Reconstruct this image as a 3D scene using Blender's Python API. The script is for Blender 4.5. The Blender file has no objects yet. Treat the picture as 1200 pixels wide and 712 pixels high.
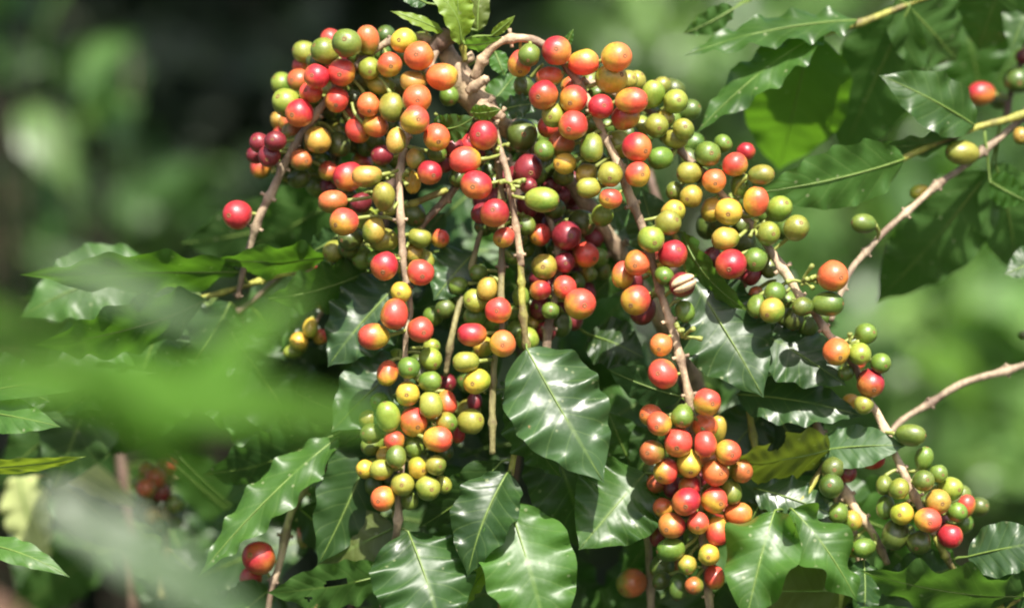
import bpy, math, random
import numpy as np
from mathutils import Vector, Matrix, Quaternion

rng = random.Random(7)
C = bpy.context.scene.collection
FOC = 1.39            # metres from the camera to the berry curtain
CAMZ = 1.4
K = 36.0 / 100.0 / 1200.0


def sc(d):
    return K * (FOC + d / 1000.0)


def P(x, y, d=0.0):
    """point of the place seen at photo position x, y, standing d millimetres behind the berry curtain"""
    s = sc(d)
    return Vector(((x - 600) * s, FOC + d / 1000.0, CAMZ + (356 - y) * s))


# ------------------------------------------------------------------ materials
def new_mat(name):
    m = bpy.data.materials.new(name)
    m.use_nodes = True
    nt = m.node_tree
    nt.nodes.clear()
    return m, nt


def N(nt, kind, **kw):
    n = nt.nodes.new(kind)
    for k, v in kw.items():
        if k.startswith('_'):
            n.inputs[k[1:]].default_value = v
        else:
            setattr(n, k, v)
    return n


def L(nt, a, b):
    nt.links.new(a, b)


def math_n(nt, op, a, b=None, clamp=False):
    n = nt.nodes.new('ShaderNodeMath')
    n.operation = op
    n.use_clamp = clamp
    for i, v in enumerate((a, b)):
        if v is None:
            continue
        if isinstance(v, (int, float)):
            n.inputs[i].default_value = v
        else:
            L(nt, v, n.inputs[i])
    return n.outputs[0]


def mix_col(nt, f, a, b):
    n = nt.nodes.new('ShaderNodeMix')
    n.data_type = 'RGBA'
    for k, v in ((0, f), (6, a), (7, b)):
        if isinstance(v, (int, float)):
            n.inputs[k].default_value = v
        elif isinstance(v, tuple):
            n.inputs[k].default_value = (*v, 1) if len(v) == 3 else v
        else:
            L(nt, v, n.inputs[k])
    return n.outputs[2]


def smooth(nt, v, lo, hi, a=0.0, b=1.0):
    n = nt.nodes.new('ShaderNodeMapRange')
    n.interpolation_type = 'SMOOTHSTEP'
    L(nt, v, n.inputs[0])
    n.inputs[1].default_value = lo
    n.inputs[2].default_value = hi
    n.inputs[3].default_value = a
    n.inputs[4].default_value = b
    return n.outputs[0]


def attr(nt, name, typ='OBJECT'):
    n = nt.nodes.new('ShaderNodeAttribute')
    n.attribute_type = typ
    n.attribute_name = name
    return n


def out(nt, shader):
    o = nt.nodes.new('ShaderNodeOutputMaterial')
    L(nt, shader, o.inputs[0])


def berry_material():
    m, nt = new_mat('berry_skin')
    tc = N(nt, 'ShaderNodeTexCoord')
    ca, cb, bd = attr(nt, 'col_a'), attr(nt, 'col_b'), attr(nt, 'blush_dir')
    oi = N(nt, 'ShaderNodeObjectInfo')
    dot = N(nt, 'ShaderNodeVectorMath', operation='DOT_PRODUCT')
    L(nt, tc.outputs['Object'], dot.inputs[0])
    L(nt, bd.outputs['Vector'], dot.inputs[1])
    seed = math_n(nt, 'MULTIPLY', oi.outputs['Random'], 37.0)
    nz = N(nt, 'ShaderNodeTexNoise', noise_dimensions='4D', _Scale=1.3, _Detail=3.0, _Roughness=0.6)
    L(nt, tc.outputs['Object'], nz.inputs['Vector'])
    L(nt, seed, nz.inputs['W'])
    f = math_n(nt, 'ADD', dot.outputs['Value'], math_n(nt, 'MULTIPLY', math_n(nt, 'SUBTRACT', nz.outputs[0], 0.5), 1.6))
    f = smooth(nt, f, -0.75, 0.45)
    col = mix_col(nt, f, ca.outputs['Color'], cb.outputs['Color'])
    # waxy mottling and pale pores
    n2 = N(nt, 'ShaderNodeTexNoise', noise_dimensions='4D', _Scale=5.0, _Detail=4.0, _Roughness=0.65)
    L(nt, tc.outputs['Object'], n2.inputs['Vector'])
    L(nt, seed, n2.inputs['W'])
    hsv = N(nt, 'ShaderNodeHueSaturation')
    L(nt, col, hsv.inputs['Color'])
    L(nt, smooth(nt, n2.outputs[0], 0.3, 0.7, 0.86, 1.12), hsv.inputs['Value'])
    vor = N(nt, 'ShaderNodeTexVoronoi', _Scale=9.0)
    L(nt, tc.outputs['Object'], vor.inputs['Vector'])
    dots = smooth(nt, vor.outputs['Distance'], 0.05, 0.16, 0.16, 0.0)
    col = mix_col(nt, dots, hsv.outputs[0], (0.75, 0.6, 0.35))
    # small brown blemishes on a few berries
    n3 = N(nt, 'ShaderNodeTexNoise', noise_dimensions='4D', _Scale=2.4, _Detail=5.0, _Roughness=0.7)
    L(nt, tc.outputs['Object'], n3.inputs['Vector'])
    L(nt, math_n(nt, 'ADD', seed, 9.0), n3.inputs['W'])
    col = mix_col(nt, smooth(nt, n3.outputs[0], 0.645, 0.72, 0.0, 0.6), col, (0.10, 0.05, 0.02))
    b = N(nt, 'ShaderNodeBsdfPrincipled')
    L(nt, col, b.inputs['Base Color'])
    L(nt, smooth(nt, n2.outputs[0], 0.3, 0.7, 0.38, 0.52), b.inputs['Roughness'])
    b.inputs['Specular IOR Level'].default_value = 0.6
    b.inputs['Coat Weight'].default_value = 0.5
    b.inputs['Coat Roughness'].default_value = 0.32
    b.inputs['Subsurface Weight'].default_value = 0.2
    b.inputs['Subsurface Radius'].default_value = (1.0, 0.45, 0.2)
    b.inputs['Subsurface Scale'].default_value = 0.002
    bp = N(nt, 'ShaderNodeBump', _Strength=0.12, _Distance=0.002)
    L(nt, n2.outputs[0], bp.inputs['Height'])
    L(nt, bp.outputs[0], b.inputs['Normal'])
    out(nt, b.outputs[0])
    return m


def leaf_material():
    m, nt = new_mat('leaf_blade')
    uv = N(nt, 'ShaderNodeUVMap')
    sep = N(nt, 'ShaderNodeSeparateXYZ')
    L(nt, uv.outputs[0], sep.inputs[0])
    u = sep.outputs[0]
    v = math_n(nt, 'ABSOLUTE', math_n(nt, 'MULTIPLY', math_n(nt, 'SUBTRACT', sep.outputs[1], 0.5), 2.0))
    wob = N(nt, 'ShaderNodeTexNoise', _Scale=22.0, _Detail=2.0)
    tcw = N(nt, 'ShaderNodeTexCoord')
    L(nt, tcw.outputs['Object'], wob.inputs['Vector'])
    q = math_n(nt, 'SUBTRACT', math_n(nt, 'MULTIPLY', u, 8.0), math_n(nt, 'MULTIPLY', v, 1.5))
    q = math_n(nt, 'ADD', q, math_n(nt, 'MULTIPLY', wob.outputs[0], 1.1))
    tri = math_n(nt, 'ABSOLUTE', math_n(nt, 'SUBTRACT', math_n(nt, 'FRACT', q), 0.5))
    vein = smooth(nt, tri, 0.0, 0.06, 1.0, 0.0)
    mid = smooth(nt, v, 0.02, 0.08, 1.0, 0.0)
    col, tr, gl, wear = attr(nt, 'leaf_col'), attr(nt, 'leaf_trans'), attr(nt, 'leaf_rough'), attr(nt, 'wear')
    tc = N(nt, 'ShaderNodeTexCoord')
    nz = N(nt, 'ShaderNodeTexNoise', _Scale=28.0, _Detail=4.0, _Roughness=0.6)
    L(nt, tc.outputs['Object'], nz.inputs['Vector'])
    hsv = N(nt, 'ShaderNodeHueSaturation')
    L(nt, col.outputs['Color'], hsv.inputs['Color'])
    L(nt, smooth(nt, nz.outputs[0], 0.3, 0.7, 0.75, 1.25), hsv.inputs['Value'])
    c = mix_col(nt, math_n(nt, 'MULTIPLY', vein, 0.22), hsv.outputs[0], (0.16, 0.24, 0.07))
    c = mix_col(nt, math_n(nt, 'MULTIPLY', mid, 0.35), c, (0.12, 0.19, 0.04))
    # browned, chewed patches where the leaf is worn
    n2 = N(nt, 'ShaderNodeTexNoise', _Scale=55.0, _Detail=5.0, _Roughness=0.6)
    L(nt, tc.outputs['Object'], n2.inputs['Vector'])
    w = math_n(nt, 'ADD', n2.outputs[0], wear.outputs['Fac'])
    spot = smooth(nt, w, 0.76, 0.80)
    c = mix_col(nt, spot, c, (0.30, 0.17, 0.08))
    # fine pale specks
    vor = N(nt, 'ShaderNodeTexVoronoi', _Scale=120.0)
    L(nt, tc.outputs['Object'], vor.inputs['Vector'])
    c = mix_col(nt, smooth(nt, vor.outputs['Distance'], 0.08, 0.14, 0.55, 0.0), c, (0.22, 0.25, 0.13))
    b = N(nt, 'ShaderNodeBsdfPrincipled')
    L(nt, c, b.inputs['Base Color'])
    n3 = N(nt, 'ShaderNodeTexNoise', _Scale=90.0, _Detail=3.0)
    L(nt, tc.outputs['Object'], n3.inputs['Vector'])
    rough = math_n(nt, 'ADD', gl.outputs['Fac'], math_n(nt, 'MULTIPLY', math_n(nt, 'SUBTRACT', nz.outputs[0], 0.55), 0.5))
    rough = math_n(nt, 'MAXIMUM', math_n(nt, 'ADD', rough, 0.13), 0.30)
    L(nt, rough, b.inputs['Roughness'])
    L(nt, attr(nt, 'leaf_spec').outputs['Fac'], b.inputs['Specular IOR Level'])
    h = math_n(nt, 'MULTIPLY', smooth(nt, tri, 0.0, 0.3), 0.14)
    h = math_n(nt, 'ADD', h, math_n(nt, 'MULTIPLY', n3.outputs[0], 0.12))
    h = math_n(nt, 'ADD', h, math_n(nt, 'MULTIPLY', nz.outputs[0], 1.6))
    bp = N(nt, 'ShaderNodeBump', _Strength=0.4, _Distance=0.0016)
    L(nt, h, bp.inputs['Height'])
    L(nt, bp.outputs[0], b.inputs['Normal'])
    t = N(nt, 'ShaderNodeBsdfTranslucent')
    tcol = mix_col(nt, math_n(nt, 'MULTIPLY', vein, 0.10), tr.outputs['Color'], (0.05, 0.09, 0.01))
    tcol = mix_col(nt, spot, tcol, (0.2, 0.1, 0.03))
    L(nt, tcol, t.inputs['Color'])
    add = N(nt, 'ShaderNodeAddShader')
    L(nt, b.outputs[0], add.inputs[0])
    L(nt, t.outputs[0], add.inputs[1])
    out(nt, add.outputs[0])
    return m


def foliage_material(name, base, trans, rough=0.4, spread=0.35):
    """small leaves of a far shrub: every leaf its own tone"""
    m, nt = new_mat(name)
    g = N(nt, 'ShaderNodeNewGeometry')
    hsv = N(nt, 'ShaderNodeHueSaturation', _Color=(*base, 1))
    r = g.outputs['Random Per Island']
    L(nt, smooth(nt, r, 0, 1, 1 - spread, 1 + spread), hsv.inputs['Value'])
    L(nt, smooth(nt, r, 0, 1, 0.515, 0.485), hsv.inputs['Hue'])
    b = N(nt, 'ShaderNodeBsdfPrincipled', _Roughness=rough)
    L(nt, hsv.outputs[0], b.inputs['Base Color'])
    t = N(nt, 'ShaderNodeBsdfTranslucent', _Color=(*trans, 1))
    add = N(nt, 'ShaderNodeAddShader')
    L(nt, b.outputs[0], add.inputs[0])
    L(nt, t.outputs[0], add.inputs[1])
    out(nt, add.outputs[0])
    return m


def bark_material():
    m, nt = new_mat('twig_bark')
    tc = N(nt, 'ShaderNodeTexCoord')
    col = attr(nt, 'bark_col')
    n1 = N(nt, 'ShaderNodeTexNoise', _Scale=110.0, _Detail=6.0, _Roughness=0.7)
    mp = N(nt, 'ShaderNodeMapping', _Scale=(1.0, 1.0, 0.3))
    L(nt, tc.outputs['Object'], mp.inputs['Vector'])
    L(nt, mp.outputs[0], n1.inputs['Vector'])
    n2 = N(nt, 'ShaderNodeTexNoise', _Scale=420.0, _Detail=3.0)
    L(nt, tc.outputs['Object'], n2.inputs['Vector'])
    n4 = N(nt, 'ShaderNodeTexNoise', _Scale=60.0, _Detail=5.0)
    L(nt, tc.outputs['Object'], n4.inputs['Vector'])
    hsv = N(nt, 'ShaderNodeHueSaturation')
    L(nt, col.outputs['Color'], hsv.inputs['Color'])
    L(nt, smooth(nt, n1.outputs[0], 0.3, 0.7, 0.42, 1.35), hsv.inputs['Value'])
    c = mix_col(nt, smooth(nt, n4.outputs[0], 0.47, 0.62, 0.0, 0.72), hsv.outputs[0], (0.13, 0.08, 0.055))
    b = N(nt, 'ShaderNodeBsdfPrincipled', _Roughness=0.62)
    L(nt, c, b.inputs['Base Color'])
    h = math_n(nt, 'ADD', n1.outputs[0], math_n(nt, 'MULTIPLY', n2.outputs[0], 0.4))
    bp = N(nt, 'ShaderNodeBump', _Strength=0.9, _Distance=0.0014)
    L(nt, h, bp.inputs['Height'])
    L(nt, bp.outputs[0], b.inputs['Normal'])
    out(nt, b.outputs[0])
    return m


def plain_material(name, col, rough=0.5, noise=0.25, scale=300.0):
    m, nt = new_mat(name)
    tc = N(nt, 'ShaderNodeTexCoord')
    nz = N(nt, 'ShaderNodeTexNoise', _Scale=scale, _Detail=4.0)
    L(nt, tc.outputs['Object'], nz.inputs['Vector'])
    hsv = N(nt, 'ShaderNodeHueSaturation', _Color=(*col, 1))
    L(nt, smooth(nt, nz.outputs[0], 0.3, 0.7, 1 - noise, 1 + noise), hsv.inputs['Value'])
    b = N(nt, 'ShaderNodeBsdfPrincipled', _Roughness=rough)
    L(nt, hsv.outputs[0], b.inputs['Base Color'])
    out(nt, b.outputs[0])
    return m


M_BERRY = berry_material()
M_LEAF = leaf_material()
M_BARK = bark_material()
M_CALYX = plain_material('berry_calyx', (0.20, 0.10, 0.035), 0.6, 0.4, 8.0)
M_STALK = plain_material('berry_stalk', (0.26, 0.30, 0.07), 0.5, 0.3)
M_RIB = plain_material('leaf_midrib', (0.15, 0.23, 0.045), 0.5, 0.15)
M_SEED = plain_material('dry_bean', (0.62, 0.45, 0.27), 0.55, 0.3, 6.0)
M_GROUND = plain_material('soil_painted_shade', (0.020, 0.025, 0.010), 0.95, 0.5, 3.0)  # greenish soil, darkened in the colour to stand in for shade

# ------------------------------------------------------------------ objects
ORG = {}


def thing(name, label, cat, loc, group=None):
    o = bpy.data.objects.new(name, None)
    C.objects.link(o)
    o.location = loc
    o.empty_display_size = 0.02
    o['label'] = label
    o['category'] = cat
    if group:
        o['group'] = group
    ORG[o.name] = Vector(loc)
    return o


def mesh(name, verts, faces, uv=None):
    me = bpy.data.meshes.new(name)
    me.from_pydata([tuple(v) for v in verts], [], faces)
    me.polygons.foreach_set('use_smooth', [True] * len(me.polygons))
    if uv is not None:
        lay = me.uv_layers.new(name='UVMap')
        idx = np.zeros(len(me.loops), dtype=np.int32)
        me.loops.foreach_get('vertex_index', idx)
        lay.data.foreach_set('uv', np.asarray(uv, dtype=np.float32)[idx].ravel())
    me.update()
    return me


def obj(name, me, mat, parent=None):
    o = bpy.data.objects.new(name, me)
    C.objects.link(o)
    if not me.materials:
        me.materials.append(mat)
    o.parent = parent
    return o


# ------------------------------------------------------------------ tubes
def catmull(pts, n=6):
    pts = [np.array(p, dtype=float) for p in pts]
    if len(pts) < 3:
        a, b = pts[0], pts[-1]
        return [a + (b - a) * t for t in np.linspace(0, 1, n + 1)]
    e = [2 * pts[0] - pts[1]] + pts + [2 * pts[-1] - pts[-2]]
    o = []
    for i in range(1, len(e) - 2):
        p0, p1, p2, p3 = e[i - 1:i + 3]
        for t in np.arange(n) / n:
            o.append(0.5 * ((2 * p1) + (p2 - p0) * t + (2 * p0 - 5 * p1 + 4 * p2 - p3) * t * t + (3 * p1 - p0 - 3 * p2 + p3) * t ** 3))
    o.append(pts[-1])
    return o


def tube(path, radii, seg=10, wob=0.0, r=None):
    """closed tube along world points"""
    r = r or rng
    verts, faces = [], []
    n = len(path)
    up = Vector((0.13, -1, 0.21)).normalized()
    prev = None
    ph = r.uniform(0, 6)
    for i in range(n):
        a = Vector(path[max(i - 1, 0)])
        b = Vector(path[min(i + 1, n - 1)])
        t = (b - a).normalized()
        s = (prev if prev is not None else up.cross(t))
        s = (s - t * s.dot(t))
        if s.length < 1e-6:
            s = t.orthogonal()
        s.normalize()
        prev = s
        q = t.cross(s)
        for k in range(seg):
            an = 2 * math.pi * k / seg
            rr = radii[i] * (1 + wob * (math.sin(2 * an + ph + i * 0.9) * 0.5 + math.sin(3 * an + i * 1.7) * 0.3 + r.uniform(-.35, .35)))
            verts.append(Vector(path[i]) + (s * math.cos(an) + q * math.sin(an)) * rr)
    for i in range(n - 1):
        for k in range(seg):
            a, b = i * seg + k, i * seg + (k + 1) % seg
            faces.append((a, b, b + seg, a + seg))
    c0, c1 = len(verts), len(verts) + 1
    verts.append(Vector(path[0]))
    verts.append(Vector(path[-1]))
    for k in range(seg):
        faces.append((c0, (k + 1) % seg, k))
        faces.append((c1, (n - 1) * seg + k, (n - 1) * seg + (k + 1) % seg))
    return verts, faces


BARKC = {'tan': (0.50, 0.37, 0.23), 'grey': (0.38, 0.29, 0.19), 'dark': (0.16, 0.10, 0.07), 'green': (0.38, 0.38, 0.07), 'olive': (0.30, 0.27, 0.11),
         'pink': (0.53, 0.395, 0.255)}


class Stem:
    """a twig drawn through photo points (x, y, depth mm, radius px)"""

    def __init__(self, pts):
        sm = catmull(pts, 7)
        self.px = sm
        self.pos = [P(p[0], p[1], p[2]) for p in sm]
        self.rad = [p[3] * sc(p[2]) * 0.9 for p in sm]

    def nearest_px(self, x, y):
        return min(range(len(self.px)), key=lambda i: (self.px[i][0] - x) ** 2 + (self.px[i][1] - y) ** 2)

    def nearest(self, v):
        return min(range(len(self.pos)), key=lambda i: (self.pos[i] - v).length_squared)


def build_stem(t, stem, col='tan', nodes=44, name='stem', stubs=0.5, swell=0.45):
    o0 = ORG[t.name]
    rad = list(stem.rad)
    # swollen nodes every so many pixels
    acc, nxt, nodeidx = 0.0, nodes * 0.5, []
    for i in range(1, len(stem.px)):
        acc += math.hypot(stem.px[i][0] - stem.px[i - 1][0], stem.px[i][1] - stem.px[i - 1][1])
        if acc > nxt:
            nxt += nodes * rng.uniform(0.8, 1.25)
            nodeidx.append(i)
            rad[i] *= 1 + swell
            for j in (i - 1, i + 1):
                if 0 <= j < len(rad):
                    rad[j] *= 1 + swell * 0.35
    vs, fs = tube(stem.pos, rad, 12, 0.09)
    # stubs of dropped stalks at the nodes
    for i in nodeidx:
        if rng.random() > stubs:
            continue
        for sgn in (-1, 1):
            p = stem.pos[i]
            tn = (stem.pos[min(i + 1, len(stem.pos) - 1)] - stem.pos[i - 1]).normalized()
            sd = tn.cross(Vector((0, -1, 0))).normalized() * sgn + Vector((0, -rng.uniform(0, .7), 0))
            sd.normalize()
            r0 = stem.rad[i]
            e = p + sd * r0 * rng.uniform(1.7, 2.4)
            a, f = tube([p + sd * r0 * .6, (p + e) / 2 + sd * r0 * .3, e], [r0 * .5, r0 * .42, r0 * .5], 7, .1)
            k = len(vs)
            vs += a
            fs += [tuple(q + k for q in x) for x in f]
    me = mesh(name, [v - o0 for v in vs], fs)
    o = obj(name, me, M_BARK, t)
    o['bark_col'] = BARKC[col]
    return o


def buds(t, x, y, d, n, px=14, seed=0):
    """a node's cluster of short bare flower stalks left after the berries dropped"""
    r = random.Random(seed)
    o0, vs, fs = ORG[t.name], [], []
    c, s = P(x, y, d), sc(d)
    for k in range(n):
        di = Vector((r.uniform(-.4, 1), -r.uniform(.1, .8), r.uniform(-.7, .8))).normalized()
        e = c + di * px * s * r.uniform(.7, 1.2)
        pa = catmull([c + di * s * 2, (c + e) / 2 + Vector((0, 0, 1.5 * s)), e], 3)
        rd = [2.0 * s] * len(pa)
        rd[-1] = rd[-2] = 3.0 * s
        a, f = tube(pa, rd, 7, .08)
        k0 = len(vs)
        vs += a
        fs += [tuple(i + k0 for i in q) for q in f]
    obj('stalk_stubs', mesh('stalk_stubs', [v - o0 for v in vs], fs), M_STALK, t)


# ------------------------------------------------------------------ leaves
WIDEN = 1.04
LEAFC = {   # colour, light passing through, roughness
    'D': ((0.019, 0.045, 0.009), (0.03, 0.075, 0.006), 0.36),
    'M': ((0.031, 0.074, 0.013), (0.05, 0.12, 0.010), 0.36),
    'B': ((0.036, 0.088, 0.014), (0.09, 0.19, 0.015), 0.40),
    'G': ((0.021, 0.052, 0.012), (0.03, 0.08, 0.010), 0.30),
    'Y': ((0.13, 0.20, 0.022), (0.20, 0.27, 0.015), 0.42),
    'O': ((0.06, 0.080, 0.015), (0.080, 0.112, 0.007), 0.42),
    'T': ((0.03, 0.08, 0.012), (0.10, 0.235, 0.010), 0.40),
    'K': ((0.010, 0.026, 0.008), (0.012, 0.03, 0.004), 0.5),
    'S': ((0.03, 0.075, 0.012), (0.060, 0.150, 0.008), 0.5),
    'V': ((0.046, 0.115, 0.012), (0.05, 0.13, 0.006), 0.6),
    'C': ((0.30, 0.34, 0.13), (0.26, 0.28, 0.08), 0.5),
    'N': ((0.33, 0.18, 0.12), (0.15, 0.07, 0.03), 0.6),
    'W': ((0.030, 0.066, 0.020), (0.03, 0.07, 0.01), 0.30),
}


def leaf_blade(p0, p1, halfw, roll=0.0, wave=0.12, nw=4.5, fold=0.0, arch=0.05, bend=0.0, nu=46, nv=16, holes=(), seed=0, twist=0.0, tipx=0.12, curl=0.0):
    r = random.Random(seed)
    ax = p1 - p0
    ln = ax.length
    a = ax.normalized()
    view = Vector((0, -1, 0))
    n = (view - a * view.dot(a)).normalized()
    s = a.cross(n)
    ph1, ph2, ph3 = r.uniform(0, 6.28), r.uniform(0, 6.28), r.uniform(0, 6.28)
    vs, uv, ctr = [], [], []
    for i in range(nu + 1):
        u = i / nu
        q = Quaternion(a, math.radians(roll + twist * (u - .5)))
        nn, ss = q @ n, q @ s
        w = (max(u, 0) ** 0.66) * (max(1 - u, 0) ** 1.08) / 0.3020
        w = min(w, 1.0) * 0.94 + 0.06 * math.sin(math.pi * u) if 0 < u < 1 else 0
        if u > 1 - tipx:
            w *= 0.55 + 0.45 * (1 - u) / tipx
        c = p0 + a * (ln * u) + nn * (arch * ln * 4 * u * (1 - u)) + ss * (bend * ln * 4 * u * (1 - u))
        ctr.append((c, nn, w))
        for j in range(nv + 1):
            v = -1 + 2 * j / nv
            ph = ph1 if v < 0 else ph2
            av = abs(v)
            wl = math.sin(2 * math.pi * nw * u * (1 + .12 * math.sin(3 * u + ph3)) + ph) + 0.3 * math.sin(2 * math.pi * nw * 1.9 * u + ph3 * (1 if v < 0 else 2))
            env = min(1, w * 1.6) * (1 - 0.35 * u)
            dz = 0.95 * wave * halfw * wl * av ** 2.2 * env
            dw = 1 + 0.022 * math.sin(2 * math.pi * nw * u + ph + 1.4) * av
            vq = (u * 8 - av * 1.5 + .25 * math.sin(9 * u + ph1 * (1 if v < 0 else 2))) * 2 * math.pi
            quilt = halfw * w * (0.05 * math.sin(7.3 * u + 2.2 * v + ph3) * math.sin(3.1 * v + ph1 + 2 * u) + 0.011 * math.cos(vq) * math.sin(math.pi * min(1, av * 1.05)))
            z = dz + fold * halfw * av * w + quilt - curl * halfw * av ** 2 * w
            vs.append(c + ss * (v * halfw * w * dw * math.sqrt(max(0.2, 1 - 0.3 * fold * fold))) + nn * z)
            uv.append((u, v * .5 + .5))
    fs = []
    m = nv + 1
    for i in range(nu):
        for j in range(nv):
            uc, vc = (i + .5) / nu, -1 + 2 * (j + .5) / nv
            if any(((uc - h[0]) / h[2]) ** 2 + ((vc - h[1]) / h[3]) ** 2 < 1 + 0.25 * math.sin(9 * uc * 6 + 7 * vc) for h in holes):
                continue
            k = i * m + j
            fs.append((k, k + 1, k + m + 1, k + m))
    return vs, fs, uv, ctr


def build_leaf(t, stem, base, tip, wpx, col='M', roll=0, label=None, wear=0.0, seed=None, ribw=1.0, rough=None, spec=0.42, petiole=True, **kw):
    o0 = ORG[t.name]
    seed = rng.randrange(10 ** 6) if seed is None else seed
    p0, p1 = P(*base), P(*tip)
    s = (sc(base[2]) + sc(tip[2])) / 2
    hw = wpx * s / 2 * WIDEN
    vs, fs, uv, ctr = leaf_blade(p0, p1, hw, roll, seed=seed, **kw)
    o = obj('leaf', mesh('leaf', [v - o0 for v in vs], fs, uv), M_LEAF, t)
    c, tr, ro = LEAFC[col]
    j = rng.uniform(.85, 1.15)
    o['leaf_col'] = tuple(x * j for x in c)
    o['leaf_trans'] = tuple(x * j for x in tr)
    o['leaf_rough'] = float(rough if rough is not None else ro)
    o['wear'] = float(wear)
    o['leaf_spec'] = float(spec)
    if label:
        o['label'] = label
    # midrib runs from the stem through the stalk to the tip of the blade
    path, rad = [], []
    if petiole:
        q = None
        if stem is not None:
            q = stem.pos[stem.nearest(p0)]
            if (q - p0).length > 75 * s:
                q = None
        if q is None:
            q = p0 - (p1 - p0).normalized() * 22 * s + Vector((0, 12 * s, 0))
        mid = (q + p0) / 2 + Vector((0, 0, 2 * s))
        path += [q, mid]
        rad += [1.9 * s * ribw, 1.7 * s * ribw]
    step = max(1, len(ctr) // 14)
    idx = list(range(0, len(ctr), step))
    hs = kw.get('holes', ())
    for i in idx:
        cc, nn, w = ctr[i]
        u = i / (len(ctr) - 1)
        if any(abs(h[1]) < h[3] and abs(u - h[0]) < h[2] for h in hs):
            break
        path.append(cc + nn * 0.35 * s)
        rad.append((1.15 - 0.9 * u) * s * ribw)
    a, f = tube(path, rad, 7)
    mr = obj('midrib', mesh('midrib', [v - o0 for v in a], f), M_RIB, o)
    return o


# ------------------------------------------------------------------ berries
def berry_mesh(seed):
    r = random.Random(seed)
    seg, ring = 28, 18
    vs, fs = [], []
    a1, a2 = r.uniform(0, 6.28), r.uniform(0, 6.28)
    sq = r.uniform(-.03, .07)
    lop = (r.uniform(-.07, .07), r.uniform(-.07, .07))
    fl = [(r.uniform(0, 6.28), r.uniform(-.5, .0)) for _ in range(2)]
    vs.append(Vector((0, 0, -0.985)))
    for i in range(1, ring):
        th = math.pi * i / ring
        z = -math.cos(th)
        rr = math.sin(th) ** r.uniform(.96, 1.0)
        rr *= 1 + 0.03 * z
        zz = z
        if z > 0.93:
            zz = 0.93 + (z - 0.93) * 0.35
        if z < -0.95:
            zz = -0.95 + (z + 0.95) * 0.3
        for k in range(seg):
            an = 2 * math.pi * k / seg
            b = 1 + sq * math.cos(2 * an + a1) + 0.012 * math.sin(3 * an + a2 + z * 2)
            p = Vector((rr * b * math.cos(an), rr * b * math.sin(an), zz))
            for fa, fz in fl:      # pressed a little flat where a neighbour touched it
                dn = Vector((math.cos(fa), math.sin(fa), fz)).normalized()
                ex = p.dot(dn) - .84
                if ex > 0:
                    p -= dn * ex * .55
            bow = (1 - zz * zz)
            p.x += lop[0] * bow
            p.y += lop[1] * bow
            vs.append(p)
    vs.append(Vector((0, 0, 0.945)))
    for k in range(seg):
        fs.append((0, 1 + (k + 1) % seg, 1 + k))
    for i in range(ring - 2):
        for k in range(seg):
            a = 1 + i * seg + k
            b = 1 + i * seg + (k + 1) % seg
            fs.append((a, b, b + seg, a + seg))
    e = len(vs) - 1
    for k in range(seg):
        fs.append((e, 1 + (ring - 2) * seg + k, 1 + (ring - 2) * seg + (k + 1) % seg))
    return mesh('berry', vs, fs)


def calyx_mesh():
    """the small raised scar at the far end of a berry, a ring round a dark dimple"""
    prof = [(0.0, 0.935), (0.05, 0.937), (0.075, 0.96), (0.105, 0.974), (0.135, 0.968), (0.17, 0.945), (0.19, 0.89)]
    seg = 16
    vs, fs = [Vector((0, 0, prof[0][1]))], []
    for i, (rr, z) in enumerate(prof[1:]):
        for k in range(seg):
            an = 2 * math.pi * k / seg
            b = 1 + 0.12 * math.sin(5 * an) * (i > 1)
            vs.append(Vector((rr * b * math.cos(an), rr * b * math.sin(an), z)))
    for k in range(seg):
        fs.append((0, 1 + k, 1 + (k + 1) % seg))
    for i in range(len(prof) - 2):
        for k in range(seg):
            a, b = 1 + i * seg + k, 1 + i * seg + (k + 1) % seg
            fs.append((a, a + seg, b + seg, b))
    return mesh('calyx', vs, fs)


BERRY_ME = [berry_mesh(i) for i in range(7)]
CALYX_ME = calyx_mesh()
BC = {
    'g': ((0.080, 0.150, 0.016), (0.14, 0.205, 0.026), 'dark green unripe berry'),
    'k': ((0.060, 0.105, 0.012), (0.085, 0.13, 0.018), 'deep green unripe berry, shade in its colour'),  # shaded twin of the green berry, the shade lies in the colour
    'l': ((0.135, 0.205, 0.020), (0.27, 0.295, 0.038), 'yellow green unripe berry'),
    'y': ((0.33, 0.33, 0.030), (0.62, 0.38, 0.045), 'yellow ripening berry'),
    'o': ((0.54, 0.34, 0.035), (0.68, 0.150, 0.042), 'orange ripening berry'),
    's': ((0.50, 0.32, 0.032), (0.60, 0.066, 0.042), 'orange red ripe berry'),
    'r': ((0.56, 0.18, 0.034), (0.45, 0.022, 0.032), 'bright red ripe berry'),
    'd': ((0.15, 0.012, 0.018), (0.21, 0.018, 0.026), 'dark crimson overripe berry'),
    'b': ((0.52, 0.36, 0.035), (0.66, 0.095, 0.040), 'yellow berry blushing red'),
    'h': ((0.20, 0.20, 0.024), (0.50, 0.125, 0.036), 'green berry blushing orange'),
}
DIRS = {'U': (0, 1), 'D': (0, -1), 'L': (-1, 0), 'R': (1, 0)}


class Berry:
    __slots__ = ('x', 'y', 'rx', 'ry', 'c', 'lay', 'dir', 'br', 'd', 'd0', 'r')


def parse(br, text):
    o = []
    for tok in text.replace('\n', ';').split(';'):
        f = tok.split()
        if not f:
            continue
        b = Berry()
        b.x, b.y, b.rx, b.ry = (float(v) for v in f[:4])
        b.c = f[4][0]
        b.dir = f[4][1] if len(f[4]) > 1 else None
        b.lay = int(f[5]) if len(f) > 5 else 1
        b.br = br
        b.r = (b.rx + b.ry) / 2
        o.append(b)
    return o


class Branch:
    pass


ALL = []
BRANCHES = {}


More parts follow.
